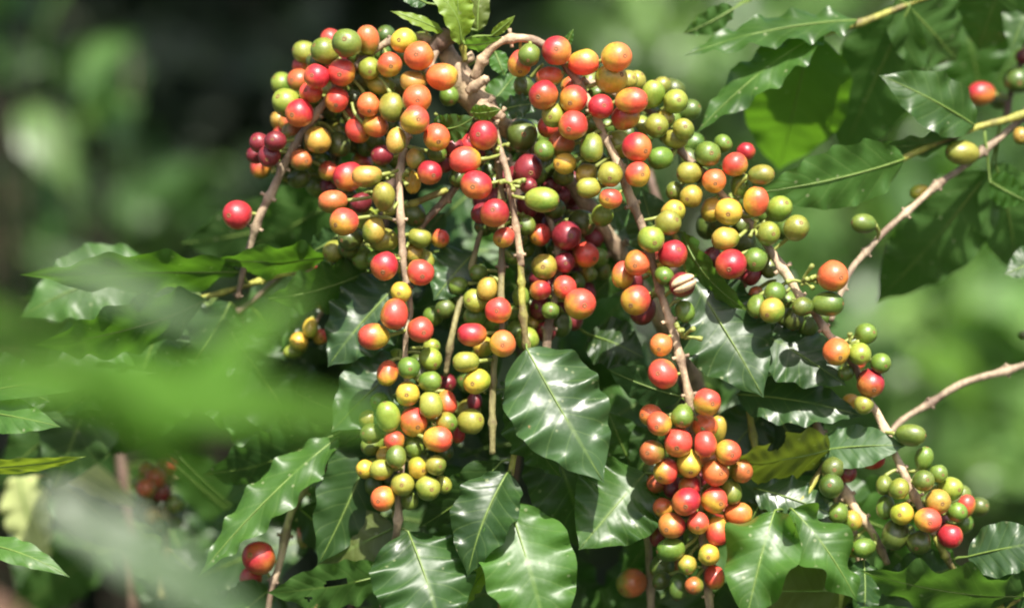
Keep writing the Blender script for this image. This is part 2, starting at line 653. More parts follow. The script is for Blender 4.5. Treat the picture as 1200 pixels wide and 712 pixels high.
def branch(key, label, pts, berries, col='tan', cat='coffee branch', group='berry-laden coffee branches', name='coffee_branch', **kw):
    B = Branch()
    B.stem = Stem(pts)
    B.t = thing(name, label, cat, B.stem.pos[0], group)
    B.col = col
    B.kw = kw
    B.berries = parse(B, berries)
    ALL.extend(B.berries)
    BRANCHES[key] = B
    build_stem(B.t, B.stem, col, **kw)
    return B


# cracked berries whose beans show: offset right, offset up, size
SPLIT = {(799, 334): (0.1, 0.12, 1.35)}

# ------------------------------------------------------------------ the berry branches
trunk = Stem([(518, 50, 24, 10), (532, 78, 24, 15), (548, 104, 26, 20), (574, 134, 28, 17), (606, 160, 34, 11), (645, 190, 36, 8.5), (690, 243, 46, 9.5), (728, 300, 56, 10), (765, 360, 70, 10), (810, 440, 92, 11), (850, 560, 120, 12), (880, 760, 150, 13)])
TR = thing('coffee_plant', 'thick knobbly woody stem bending over behind the berries at the top centre', 'coffee plant', trunk.pos[0])
build_stem(TR, trunk, 'tan', nodes=60, stubs=0.4, swell=0.22, name='bark')
knob = Stem([(505, 60, 18, 7), (515, 50, 14, 12), (524, 44, 14, 11), (532, 36, 16, 6)])
build_stem(TR, knob, 'dark', nodes=16, stubs=.5, swell=0.35, name='knob')
knob2 = Stem([(548, 108, 8, 6), (564, 96, 5, 6.5), (573, 92, 4, 4)])
build_stem(TR, knob2, 'tan', nodes=16, stubs=.4, swell=0.25, name='knob')
knob3 = Stem([(562, 122, 10, 8), (580, 132, 6, 8), (591, 138, 4, 4.5)])
build_stem(TR, knob3, 'tan', nodes=16, stubs=.4, swell=0.25, name='knob')

BUL = branch('UL', 'arching berry branch at the upper left, its tip berry hanging alone against the dark', [
    (520, 52, 18, 5), (490, 43, 12, 4.5), (458, 48, 12, 4.5), (426, 70, 14, 4.5), (395, 102, 18, 4.5), (362, 145, 24, 5), (337, 185, 28, 5), (320, 222, 32, 5.5), (305, 252, 34, 5.5), (293, 288, 38, 4.5), (284, 322, 42, 4), (278, 350, 46, 3)], """
381 60 16 16 l 1; 407 51 17 18 g 1; 431 47 14 17 hU 1; 401 85 16.5 16.5 s 0; 372 90 15 15 r 0; 352 95 14 15 hU 2
336 121 17 17 lU 1; 351 133 16.5 16.5 r 0; 395 117 14.5 14.5 s 1; 417 115 12 13 k 2; 433 80 13 14 l 1; 457 75 15 15 bU 0
474 48 15 15 yL 0; 447 100 17 12 l 1; 432 123 14 14 o 0; 459 126 15 17 l 0; 440 148 15 13 o 0; 420 152 15 15 sL 1
305 167 12 12 d 1; 322 165 13 12 d 0; 316 183 14 13 d 0; 344 155 13 13 h 2; 372 164 15 16 l 1; 353 187 13 13 hU 1; 350 209 12 12 k 2
398 169 13 14 k 2; 385 200 11 11 b 2; 278 251 17.5 16.5 r 0; 362 122 13 13 k 2; 384 148 12 12 g 3; 300 182 10 11 d 2; 333 205 11 11 k 3
410 98 12 12 g 3; 364 108 13 13 s 1; 385 108 12 12 l 2; 345 172 12 12 g 2; 360 176 12 12 l 3; 340 190 12 12 k 3; 415 135 13 13 h 2; 400 140 12 12 k 3; 376 190 12 13 g 2; 388 184 12 12 k 3; 340 142 13 13 b 3; 425 92 12 12 k 2; 430 172 12 12 k 3; 465 100 12 12 k 3; 470 130 12 12 k 3; 330 160 11 11 r 3; 376 128 11 11 k 3; 448 62 11 11 k 2""", 'grey', nodes=40, stubs=.9)

BL = branch('L', 'long pale hanging branch on the left, ending in a thick green and yellow cluster', [
    (512, 58, 14, 5.5), (498, 85, 8, 5.5), (486, 115, 4, 5), (477, 150, 0, 5), (472, 183, 0, 5.5), (468, 212, 0, 4.8), (470, 264, 0, 4.8), (472, 297, 0, 4.4), (474, 320, 0, 4.4), (481, 362, 0, 4), (476, 390, 0, 3.6), (475, 418, 2, 3.6), (478, 470, 4, 3.6), (474, 520, 4, 3.8), (468, 570, 4, 4.4), (466, 614, 6, 5), (460, 650, 18, 4.2), (452, 720, 24, 4.2)], """
491 66 17.5 17.5 o 0; 518 89 18.5 16 o 0; 489 116 17 17 o 0; 486 142 17.5 17 s 0; 484 95 15 13 l 1; 511 160 16 16 bU 0; 526 112 12 12 g 2
409 207 17 17 r 2; 430 206 17.5 13 l 0; 450 231 13.5 17.5 l 0; 464 165 12 15 l 0; 390 236 17 14 hU 1; 404 260 16.5 16.5 s 0; 423 238 12 12 d 2
438 270 14 16 l 1; 450 282 17 14 l 2; 448 182 12 12 d 2; 411 279 14 14 k 2; 486 186 10.5 12 l 1; 483 213 9.5 14 y 2; 503 202 14.5 14.5 r 1
530 171 12 12 d 2; 492 278 12 12 l 2; 516 279 11 11 s 3; 512 180 11 11 g 2; 485 250 15 14 k 3
451 312 17.5 16 r 0; 493 319 16 16 s 0; 470 342 12.5 12.5 y 0; 463 368 16 18 s 0; 438 394 18.5 15.5 s 0; 492 387 15 16 s 0; 485 296 11 14 l 2; 408 289 12 12 k 3; 430 290 12 11 g 3; 499 305 10 12 l 3
454 437 12.5 15 bU 1; 479 431 12.5 14 g 0; 504 421 13 14 l 1; 506 406 9 10 l 2; 504 447 13.5 12 g 0; 478 461 14 15 y 0; 505 474 14 16 l 0; 524 471 12 14 bR 1
524 448 10 11 d 3; 454 488 14.5 18 l 0; 485 493 17 17 s 0; 433 490 12 11 l 2; 435 508 13 12 g 1; 462 516 12.5 12.5 s 0; 524 495 12.5 12.5 l 0
551 494 16 15 l 1; 513 514 17 15 bR 0; 536 508 8.5 11 r 2; 520 530 11 11 k 3; 445 470 11 11 g 2; 530 480 12 12 k 3; 495 540 12 12 k 3; 485 523 11.5 13 g 1; 465 535 12 13.5 g 0; 490 547 12.5 12.5 yD 0; 511 544 11.5 12.5 l 0
447 550 14 12 l 0; 428 549 11 10.5 y 1; 437 548 11 11 l 2; 472 567 13.5 14.5 l 0; 502 572 15 15 l 0; 519 568 10 11 l 1; 480 585 10.5 12 g 1
449 584 14.5 15 oL 0; 452 533 10 10 y 2; 436 521 12 12 g 2; 458 462 12 12 k 3; 470 500 12 12 k 3; 500 510 12 12 k 3; 492 562 11 11 k 3; 460 560 11 11 k 3""", 'pink', nodes=42, stubs=.7)

BM = branch('M', 'slender central branch whose lower half turns yellow green above the big glossy leaf', [
    (570, 126, 14, 4), (580, 151, 8, 4), (589, 185, 2, 4.2), (595, 205, 0, 4.4), (602, 248, 0, 4.4), (608, 287, 0, 4.4), (611, 312, 2, 4.6)], """
567 159 17.5 17 r 0; 545 188 18.5 16 s 0; 521 188 14 14 d 2; 550 169 13 13 r 2; 559 218 19 17 r 0; 580 249 17.5 17 r 0; 566 250 13 13 d 2; 591 278 12.5 12.5 s 1
616 264 11 12 g 2; 635 234 20 15 l 0; 619 218 10 9 d 2; 611 347 11 11 g 2; 617 397 14 14 l 2; 625 379 9 9 l 3; 600 300 10 11 g 3; 533 168 12 13 k 3; 575 200 11 11 k 3""", 'tan', nodes=38, stubs=.8)
low = Stem([(610, 308, 2, 4.4), (611, 330, 2, 4.4), (612, 356, 2, 4.8), (615, 390, 3, 4.6), (619, 420, 6, 4.4), (622, 450, 14, 4)])
build_stem(BM.t, low, 'green', nodes=40, stubs=0, name='shoot')

BM2 = branch('M2', 'thin olive branch hanging just left of the centre with three orange red berries', [
    (574, 140, 18, 4), (583, 187, 10, 4), (587, 223, 10, 4), (588, 270, 8, 4), (588, 307, 6, 4.2), (587, 345, 4, 4.4), (588, 385, 4, 4), (580, 420, 4, 4), (577, 467, 4, 4.4), (577, 500, 5, 4.4), (577, 532, 6, 4)], """
585 363 15 16.5 s 0; 553 391 17 14.5 r 0; 590 403 15.5 16 o 0; 571 338 12 14 l 2; 557 352 14 14 l 2; 561 320 10 11 g 2; 567 406 12 12 y 2
546 424 15.5 12.5 l 0; 560 447 16 15 y 0; 537 335 10 11 g 3; 556 470 9 11 d 3; 600 475 8 12 d 3; 545 365 11 11 g 3; 508 370 12 12 g 3""", 'olive', nodes=40, stubs=.4)

BM3 = branch('M3', 'short hanging branch crowded with dusky crimson berries, right of the centre line', [
    (606, 140, 26, 4), (622, 195, 28, 4), (640, 245, 28, 4), (655, 295, 26, 4.5), (651, 345, 22, 5), (643, 380, 18, 5.5), (640, 410, 18, 6), (634, 440, 22, 5)], """
611 157 20 18 k 0; 620 197 17.5 17 d 0; 664 277 18 17 d 0; 634 250 15 14 d 2; 633 275 13 13 s 1; 687 298 15 15 s 1; 638 313 15 16 l 0; 661 308 12.5 12.5 d 0
634 340 12 12 r 0; 661 336 14 14 s 0; 679 356 18 19 s 0; 645 364 10.5 10.5 g 0; 690 320 10 10 l 2; 657 380 14 14 k 2; 681 261 16 16 k 1; 654 228 14 13 d 2
675 330 11 11 g 2; 617 290 11 11 g 2; 648 262 13 13 d 2; 672 300 12 12 d 2""", 'grey', nodes=46)

BR = branch('R', 'long branch curving down right of the centre to the big red and orange cluster', [
    (556, 92, 10, 7), (566, 70, 6, 6.5), (581, 52, 2, 5.6), (602, 45, 0, 5.6), (628, 48, 0, 5.5), (652, 64, 2, 5), (668, 84, 0, 5.5), (682, 104, 2, 5), (702, 144, 0, 5), (708, 160, 0, 5), (724, 192, 0, 6), (738, 230, 0, 6), (752, 264, 0, 5.5), (764, 306, 0, 5), (772, 336, 0, 5), (780, 360, -2, 5.5), (789, 388, -4, 6), (798, 424, -6, 5.4), (808, 470, -6, 5), (815, 540, 2, 4), (822, 620, 10, 4), (834, 730, 16, 4.4)], """
652 60 17.5 17.5 r 0; 620 65 13.5 13.5 g 0; 610 74 15 15 s 1; 684 74 18 15.5 bD 1; 722 67 18 17 o 0; 716 92 19 17 yR 0; 637 110 17.5 17 r 0; 644 90 16 12 b 1
673 117 16.5 16.5 s 0; 670 100 13 13 b 2; 703 125 14.5 15 r 0; 740 118 19 15.5 bR 0; 733 137 16 16 s 0; 650 136 14.5 14.5 l 0; 643 148 13 13 s 2; 672 148 17.5 17.5 s 0; 615 101 12 13 k 2; 699 110 10 11 k 2; 660 130 12 12 k 3; 690 145 13 13 g 3; 710 150 13 13 k 3; 640 195 13 13 k 3; 735 158 13 13 k 3; 660 205 12 12 g 3; 700 190 12 12 k 3; 730 105 13 13 g 3; 735 95 12 12 l 2
694 173 14 17 l 0; 658 169 15 15 hU 1; 662 191 13 13 y 1; 638 177 12 13 g 1; 726 169 14 15 l 2; 746 173 17 17 r 0; 747 204 15 15 s 0; 716 204 15 15 l 0; 688 204 13 13 l 1; 690 220 14.5 12.5 l 0
715 232 13 13 s 0; 706 252 13 13 l 2; 789 248 14 14 y 1; 783 261 15 15 l 0; 763 281 16 16 l 0; 788 298 17 17 r 0; 747 309 15 16 oR 0; 730 322 13.5 16 s 1; 746 352 17.5 17.5 s 0
754 364 15 15 d 2; 778 323 11.5 11.5 g 0; 802 365 11.5 13 g 1; 799 334 15 15 d 0; 774 404 13 14 o 0; 777 439 17 18 s 0; 725 190 12 12 k 2; 680 190 12 12 k 3; 740 330 13 13 d 3
828 470 15.5 17 s 0; 800 487 13.5 14 g 0; 763 487 13 13 o 1; 773 497 14 15 b 0; 794 517 16.5 17.5 s 0; 826 499 15 14 o 1; 840 505 11 19 l 2; 826 520 13.5 16 s 0; 853 530 15.5 15 bR 0
765 529 15 15 hL 0; 808 542 15.5 15.5 y 0; 780 551 14.5 15 s 0; 838 553 16 16 o 0; 868 551 14 14 hR 1; 809 569 13.5 13 r 1; 790 571 12 12 d 2; 770 566 12 12 h 2; 803 587 17 16 r 0; 837 586 15.5 16 s 0; 857 576 12 15 l 1
777 594 11.5 12 o 1; 865 602 16.5 13.5 o 1; 818 612 13 13 s 0; 840 622 14 17 sD 0; 788 616 16 15 r 0; 771 626 10 14 d 2; 813 631 13 13 g 2; 786 644 17 14 g 0; 830 650 13 13 y 0; 805 661 11.5 11.5 l 0
837 676 12 14 s 1; 813 685 10.5 11 hL 0; 795 687 12 16 k 1; 776 664 15 14 k 2; 775 680 10 11 k 2; 822 560 12 12 d 3; 845 600 12 12 s 3; 800 545 12 12 s 3; 790 530 12 12 k 3""", 'tan', nodes=44, stubs=.8)

BR2 = branch('R2', 'longest branch slanting to the right edge with mostly green berries along it', [
    (672, 90, 8, 4.5), (716, 108, 16, 4.5), (766, 134, 18, 4.5), (798, 177, 16, 5), (817, 196, 14, 5), (850, 232, 12, 5), (882, 264, 8, 5), (904, 295, 4, 5.5), (922, 322, 2, 6.5), (938, 348, 4, 4.6), (955, 368, 4, 4.6), (973, 394, 4, 5), (986, 403, 6, 5), (1004, 434, 12, 4.4), (1014, 462, 14, 4.4), (1030, 488, 14, 5.4), (1049, 532, 12, 4.6), (1062, 560, 10, 5.4), (1077, 592, 12, 5.4), (1095, 626, 10, 4.6)], """
744 95 12 12 l 1; 765 110 13.5 16 l 0; 775 102 11 11 l 2; 791 120 14.5 15 l 0; 769 147 14 15 l 0; 779 139 11 11 l 1; 801 151 13 13 l 0; 751 146 12 12 l 2; 791 163 15 11.5 l 0; 774 185 15 13 g 0; 755 160 11 12 k 3; 786 140 12 12 g 3
828 181 15 16 g 0; 847 169 10.5 11 g 1; 874 178 10.5 10.5 r 2; 861 193 14 15.5 s 0; 892 205 15.5 12.5 l 0; 808 203 15 13 l 0; 837 212 14 14.5 oU 0; 810 229 13.5 13.5 l 0; 791 223 10.5 11 g 1; 869 218 13 15 g 1; 886 236 15 17 bR 0
854 248 17 16 yU 0; 834 246 12.5 14.5 y 1; 913 245 15 15 l 1; 933 268 16 14.5 l 0; 901 273 14 14 l 0; 850 280 16 14 l 0; 885 304 13.5 15 g 0; 857 309 17 19 r 0; 835 301 11 12 d 2; 901 314 10 12 g 2; 880 322 12 12 d 2; 866 329 11 11 d 3; 868 262 12 12 k 3; 842 262 12 12 k 3; 822 205 11 11 k 3
904 363 15 15 l 0; 908 343 13 13 g 1; 888 359 12 14 g 1; 886 344 9 9 h 2; 976 324 18.5 17.5 o 0; 970 356 18.5 15 g 0; 941 359 12.5 11 g 0; 930 373 12 14 k 2; 948 380 13 13 k 2; 920 372 12 12 k 3
979 412 15 16 o 0; 1015 391 13 12 g 1; 1007 414 13.5 13.5 l 0; 1032 425 12.5 11.5 g 0; 991 437 9 9.5 g 1; 1020 448 16.5 16 r 0; 1013 474 12 11.5 l 0; 1002 424 12 10 s 3; 997 470 9 10 y 2
1067 509 18 13 g 0; 1083 537 11.5 14 g 1; 1100 555 11 11 g 1; 1082 563 12.5 13 g 0; 1114 571 14 14 l 1; 1054 572 12 13 l 0; 1036 568 10 11.5 g 1; 1099 587 15 15 l 0; 1132 593 11 14 s 2; 1121 600 12 12 g 1; 1038 594 11 14 g 1
1058 601 14.5 13.5 yR 0; 1088 610 15.5 15.5 s 0; 1113 628 14 14.5 r 1; 1049 626 16 18 k 1; 1077 635 14 15 k 1; 1085 590 12 12 k 3; 1105 608 12 12 d 3""", 'pink', nodes=46, stubs=.9)
low2 = Stem([(1093, 622, 11, 4.2), (1102, 640, 10, 5), (1110, 654, 12, 5), (1118, 668, 16, 4.2), (1130, 690, 20, 4)])
build_stem(BR2.t, low2, 'green', nodes=60, stubs=0, name='shoot')

BX4 = branch('X4', 'pale paired twigs behind the lower right leaves with a few dark green berries', [
    (955, 490, 36, 5), (968, 530, 30, 5), (988, 571, 24, 6), (1006, 602, 22, 6), (1024, 626, 24, 5), (1040, 660, 28, 4)], """
982 600 12.5 12.5 g 0; 999 610 11.5 12 l 1; 1012 641 14.5 11.5 g 0; 998 642 10 10 l 1; 976 549 14 14 k 0; 991 554 12.5 12.5 d 1; 974 569 14.5 14.5 k 0; 1022 538 15 11 rR 1; 986 585 10 11 k 2""", 'tan', nodes=34, stubs=.6)
b2 = Stem([(975, 566, 30, 5), (992, 606, 30, 6.5), (1004, 640, 30, 7), (1018, 690, 30, 6)])
build_stem(BX4.t, b2, 'tan', nodes=50, stubs=0, name='stem')

BLL = branch('LL', 'low left brown twig with two bright red berries under the narrow wavy leaf', [
    (392, 500, 60, 4), (376, 530, 56, 4), (358, 570, 50, 4.5), (340, 604, 44, 5), (328, 658, 38, 5), (318, 690, 36, 4), (312, 730, 36, 4)], """
303 653 20 19.5 r 0; 294 677 13 13 r 2; 314 567 9 10 d 2; 376 548 7 11 d 2; 355 628 8 14 h 3""", 'grey', nodes=50, stubs=.9)

BLB = branch('LB', 'far blurred twig low on the left bearing one dull red berry among olive ones', [
    (206, 530, 150, 4), (197, 577, 145, 5), (193, 628, 145, 5), (190, 700, 145, 5)], """
183 558 13 13 r 0; 174 551 11 10 h 1; 164 565 9 11 l 1; 176 588 12 12 g 1; 205 590 11 11 g 1; 187 618 10 10 k 1; 172 572 12 12 h 0; 190 575 12 12 d 1; 203 610 11 11 g 2; 178 605 12 12 l 1; 195 545 12 12 r 1; 165 600 10 11 g 2""", 'olive', nodes=50)

BBL = branch('BL', 'brown twig at the bottom beside the red cluster with one large olive berry', [
    (758, 590, 44, 4.4), (760, 640, 44, 4.8), (762, 680, 44, 4.8), (764, 740, 46, 5)], """
740 683 16.5 18 hR 1; 775 630 12 13 k 2""", 'grey', nodes=60, stubs=.2)

BSY = branch('SY', 'small twig of shrivelled yellow berries behind the blurred green leaves', [
    (398, 335, 62, 3), (382, 358, 64, 3), (366, 384, 66, 3), (350, 418, 70, 3)], """
364 384 9 12 y 0; 350 399 11.5 10.5 y 0; 344 412 12.5 8.5 l 0; 375 394 9.5 9.5 s 1; 366 320 12.5 9.5 r 0""", 'grey', nodes=40)

BX1 = branch('X1', 'bare tan twig crossing the upper right corner with two lone green berries', [
    (1230, 112, 82, 4.6), (1200, 137, 74, 4.6), (1157, 173, 66, 4.6), (1128, 196, 62, 4.2), (1098, 217, 56, 4.6), (1070, 242, 50, 4.0), (1040, 268, 44, 4.2), (1018, 292, 38, 4.0), (998, 315, 32, 4.2), (984, 346, 26, 3.5), (974, 376, 24, 3.4)], """
1128 179 20 14 l 0; 1012 262 15 11.5 g 0; 1079 226 13 9 y 2; 1196 160 10 10 l 0""", 'grey', nodes=58, stubs=.8, swell=.6)

BX3 = branch('X3', 'bare tan twig entering from the right edge at mid height, with one knot', [
    (1225, 420, 70, 4.6), (1180, 434, 66, 4.5), (1128, 449, 60, 4.9), (1090, 472, 56, 4.2), (1056, 493, 52, 4.2), (1040, 512, 48, 3.4)], """
1200 392 6 5 k 3""", 'grey', nodes=84, stubs=.9, swell=.7)

BRB = branch('RB', 'blurred dark twig in the top right corner with a dull red berry', [
    (1215, 30, 125, 4), (1198, 70, 120, 4.5), (1186, 105, 120, 4), (1178, 145, 122, 3.5)], """
1150 110 16 14 r 0; 1192 94 16 16 k 0; 1199 66 10 10 d 1; 1172 118 10 11 k 2""", 'dark', nodes=40)

buds(BR.t, 800, 396, -8, 6, 22, 1)
buds(BR2.t, 940, 330, -2, 7, 24, 2)
buds(BR2.t, 996, 404, 4, 4, 16, 3)
buds(BM.t, 586, 172, 4, 3, 14, 4)
buds(BL.t, 470, 210, 0, 3, 14, 5)
buds(BM.t, 598, 215, -2, 4, 20, 6)
buds(BR2.t, 884, 268, 2, 6, 18, 7)

# fruit half hidden deeper in each whorl, between the berries in front
_rf = random.Random(5)
for B, lim, cols in ((BUL, 88, 'kkgdsl'), (BL, 97, 'kgglk'), (BM, 40, 'kkgdd'), (BM2, 30, 'kgg'), (BM3, 48, 'kddg'), (BR, 99, 'kdghs'), (BR2, 99, 'kkg')):
    own, tries, front = B.berries, 0, [b for b in ALL]
    seeds = list(own)
    while len(own) < lim and tries < 900:
        tries += 1
        q = _rf.choice(seeds)
        an, rr = _rf.uniform(0, 6.28), _rf.uniform(14, 24)
        x, y = q.x + rr * math.cos(an), q.y + rr * math.sin(an)
        near = [b for b in ALL if (b.x - x) ** 2 + (b.y - y) ** 2 < 26 ** 2]
        if any((b.x - x) ** 2 + (b.y - y) ** 2 < 11.5 ** 2 for b in ALL) or len(near) < 3:
            continue
        rad = _rf.uniform(11, 13.5)
        nb = parse(B, '%.1f %.1f %.1f %.1f %s 3' % (x, y, rad, rad * _rf.uniform(.95, 1.1), _rf.choice(cols)))
        own += nb
        ALL += nb


# --------------------------------------------- settle the berries in depth so that none cut into another
for b in ALL:
    i = b.br.stem.nearest_px(b.x, b.y)
    b.d = b.br.stem.px[i][2] + {0: -11, 1: -2, 2: 13, 3: 26}[b.lay] + rng.uniform(-1.5, 1.5)
    b.d0 = b.d
mm = K * FOC * 1000
for it in range(160):
    for ia in range(len(ALL)):
        a = ALL[ia]
        for ib in range(ia + 1, len(ALL)):
            b = ALL[ib]
            dx, dy = a.x - b.x, a.y - b.y
            R = (a.r + b.r) * 0.96
            q = R * R - dx * dx - dy * dy
            if q <= 0:
                continue
            need = math.sqrt(q) * mm
            gap = b.d - a.d
            if abs(gap) >= need:
                continue
            sgn = 1 if (b.d0 > a.d0) else -1
            if sgn * gap < need:
                push = min((need - sgn * gap) * 0.5, 2.0)
                b.d += sgn * push * .5
                a.d -= sgn * push * .5
    for a in ALL:
        st = a.br.stem
        for i in range(0, len(st.px), 2):
            p = st.px[i]
            R = a.r * .95 + p[3]
            q = R * R - (a.x - p[0]) ** 2 - (a.y - p[1]) ** 2
            if q <= 0:
                continue
            need = math.sqrt(q) * mm * 0.9
            if a.lay >= 2:
                if a.d < p[2] + need:
                    a.d += min(1.5, p[2] + need - a.d)
            elif a.d > p[2] - need:
                a.d -= min(1.5, a.d - (p[2] - need))

for n_, b in enumerate(ALL):
    B = b.br
    o0 = ORG[B.t.name]
    pos = P(b.x, b.y, b.d)
    s = sc(b.d) * 1.02
    i = B.stem.nearest(pos)
    # the stalk leaves the twig at a point a little further up it
    node = B.stem.pos[max(0, i - rng.choice((0, 1, 1, 2)))]
    away = (pos - node)
    away.normalize()
    long_, short = max(b.rx, b.ry), min(b.rx, b.ry)
    if long_ / short > 1.12:
        ax = Vector((1, 0, 0.0)) if b.rx > b.ry else Vector((0, 0, 1))
        if ax.dot(away) < 0:
            ax = -ax
        ax = (ax + Vector((away.x * .25, -rng.uniform(0.15, .5), away.z * .25 - .05))).normalized()
        scl = Vector((short * s, short * s, long_ * s * 1.03))
    else:
        ax = (away * 0.75 + Vector((rng.uniform(-.3, .3), -rng.uniform(.55, 1.2), rng.uniform(-.45, .25)))).normalized()
        scl = Vector((b.r * s * .985, b.r * s * .985, b.r * s * rng.uniform(1.05, 1.16)))
    q = ax.to_track_quat('Z', 'Y') @ Quaternion((0, 0, 1), rng.uniform(0, 6.28))
    o = obj('berry', BERRY_ME[n_ % 7], M_BERRY, B.t)
    o.location = pos - o0
    o.rotation_mode = 'QUATERNION'
    o.rotation_quaternion = q
    o.scale = scl
    ca, cb, lab = BC[b.c]
    if b.c == 'l' and rng.random() < .3:
        cb = (0.42, 0.28, 0.042)
    j = rng.uniform(.86, 1.14)
    hj = rng.uniform(-.12, .12)
    tone = lambda c: (min(1, c[0] * j * (1 + hj * .5)), min(1, c[1] * j * (1 - hj)), c[2] * j)
    o['col_a'], o['col_b'] = tone(ca), tone(cb)
    if b.dir:
        dd = DIRS[b.dir]
        bd = Vector((dd[0], -.25, dd[1])).normalized() * 1.0
    else:
        bd = Vector((rng.uniform(-.7, .7), rng.uniform(-.7, .2), rng.uniform(-.1, 1))).normalized() * rng.uniform(.8, 1.1)
    bd = q.inverted() @ bd
    o['blush_dir'] = (bd.x, bd.y, bd.z)
    o['label'] = lab
    obj('calyx', CALYX_ME, M_CALYX, o)
    # stalk, in the berry's own frame
    mw = Matrix.LocRotScale(pos, q, scl)
    inv = mw.inverted()
    base = pos - (q @ Vector((0, 0, 1))) * scl.z * .95
    far = (node - base)
    if far.length > 30 * s:
        node = base + far.normalized() * 30 * s
    mid = (base + node) / 2 - (q @ Vector((0, 0, 1))) * min(4 * s, far.length * .2)
    path = catmull([base, mid, node], 4)
    rad = [(2.6 - 0.9 * k / (len(path) - 1)) * s for k in range(len(path))]
    vs, fs = tube(path, rad, 7)
    obj('stalk', mesh('stalk', [inv @ Vector(v) for v in vs], fs), M_STALK, o)
    if (round(b.x), round(b.y)) in SPLIT:
        dx, dz, sz = SPLIT[(round(b.x), round(b.y))]
        for side in (-1, 1):
            sv, sf = [], []
            for ii in range(11):
                th = math.pi * ii / 10
                for kk in range(14):
                    an = 2 * math.pi * kk / 14
                    x = math.sin(th) * math.cos(an) * .36
                    x = x * (0.35 if x * side < 0 else 1)
                    sv.append(Vector((x + side * .125, math.sin(th) * math.sin(an) * .5, -math.cos(th) * .72)) * sz)
            for ii in range(10):
                for kk in range(14):
                    sf.append((ii * 14 + kk, ii * 14 + (kk + 1) % 14, (ii + 1) * 14 + (kk + 1) % 14, (ii + 1) * 14 + kk))
            rq = Quaternion((0, 1, 0), math.radians(65))
            ctr = pos + Vector((dx, -.74, dz)) * b.r * s
            sv = [inv @ (ctr + rq @ (v * b.r * s)) for v in sv]
            obj('bean', mesh('bean', sv, sf), M_SEED, o)
        o['label'] = 'split dark red berry with its pale beans showing'

# ------------------------------------------------------------------ leaves of the berry branches and leafy shoots
def shoot(label, pts, col='green', group='leafy coffee shoots', **kw):
    st = Stem(pts)
    t = thing('leafy_shoot', label, 'coffee shoot', st.pos[0], group)
    build_stem(t, st, col, **kw)
    return t, st


def LF(owner, *a, **kw):
    t, st = owner
    return build_leaf(t, st, *a, **kw)


oM, oL, oR, oR2, oLL = [(BRANCHES[k].t, BRANCHES[k].stem) for k in ('M', 'L', 'R', 'R2', 'LL')]

# centre shoot
CS = shoot('green leafy shoot in the middle below the yellow green branch', [(628, 452, 22, 3.4), (612, 490, 20, 3.6), (604, 525, 16, 4), (598, 560, 12, 4), (597, 590, 10, 3.4), (590, 640, 16, 3), (585, 720, 24, 3)], nodes=120, stubs=0)
LF((BM.t, low), (617, 408, -2), (708, 566, -14), 112, 'W', roll=-14, arch=.06, wave=.20, fold=-.10, seed=11, label='large glossy leaf mirroring the sky', rough=.27, bend=.02, ribw=.9)
LF(CS, (612, 458, 12), (659, 560, 4), 74, 'M', roll=28, arch=.14, wave=.22, seed=5, rough=.3, twist=40)
LF(CS, (640, 500, 34), (690, 650, 36), 95, 'D', roll=-20, arch=.05, wave=.14, seed=9)
LF(CS, (597, 590, 6), (648, 770, -12), 106, 'B', roll=-8, arch=.07, fold=.14, wave=.20, seed=21, rough=.34, label='broad leaf with a bright midrib facing the light')
LF(CS, (595, 553, 6), (548, 676, -4), 78, 'G', roll=24, arch=.12, wave=.16, fold=.22, seed=4, rough=.3)
LF(CS, (594, 596, 8), (563, 640, -2), 24, 'Y', roll=60, arch=.2, wave=.1, seed=8, label='small rolled yellow green leaf')
LF(CS, (588, 540, 14), (490, 618, 26), 60, 'D', roll=-28, arch=.08, wave=.12, seed=15)
LF(CS, (620, 462, 16), (566, 458, 8), 24, 'G', roll=30, arch=.14, wave=.16, seed=3)
LF(CS, (588, 650, 18), (545, 712, 14), 34, 'Y', roll=50, arch=.12, wave=.2, seed=33)
# left hanging branch
LF(oL, (478, 622, 8), (520, 752, -12), 118, 'G', roll=-16, arch=.10, fold=-.2, wave=.2, seed=17, rough=.3, label='grey green glossy leaf folded along its midrib')
LF(oL, (452, 672, 18), (312, 694, 12), 62, 'M', roll=-28, arch=.06, wave=.14, seed=22, wear=.14, holes=((.42, .1, .10, .13), (.66, -.45, .035, .12)), label='leaf with brown eaten holes')
LF(oL, (462, 618, 24), (370, 664, 34), 74, 'O', roll=12, arch=.05, wave=.08, seed=14, label='dull olive leaf with a yellowed midrib', wear=.03)
LF(oLL, (438, 512, 34), (372, 662, 22), 84, 'G', roll=-22, arch=.06, wave=.12, seed=6, rough=.34)
LF(oLL, (396, 512, 30), (232, 676, 10), 60, 'B', roll=38, arch=.05, wave=.24, nw=5.5, seed=19, rough=.34, label='narrow bright green leaf with wavy edges')
LF(oLL, (398, 505, 52), (236, 556, 50), 92, 'G', roll=-40, arch=.08, wave=.18, nw=5, seed=27, rough=.26)
LF(oLL, (352, 596, 52), (430, 655, 48), 60, 'D', roll=20, wave=.12, seed=28)
LF(oLL, (316, 690, 44), (250, 740, 30), 60, 'M', roll=-20, wave=.14, seed=29)
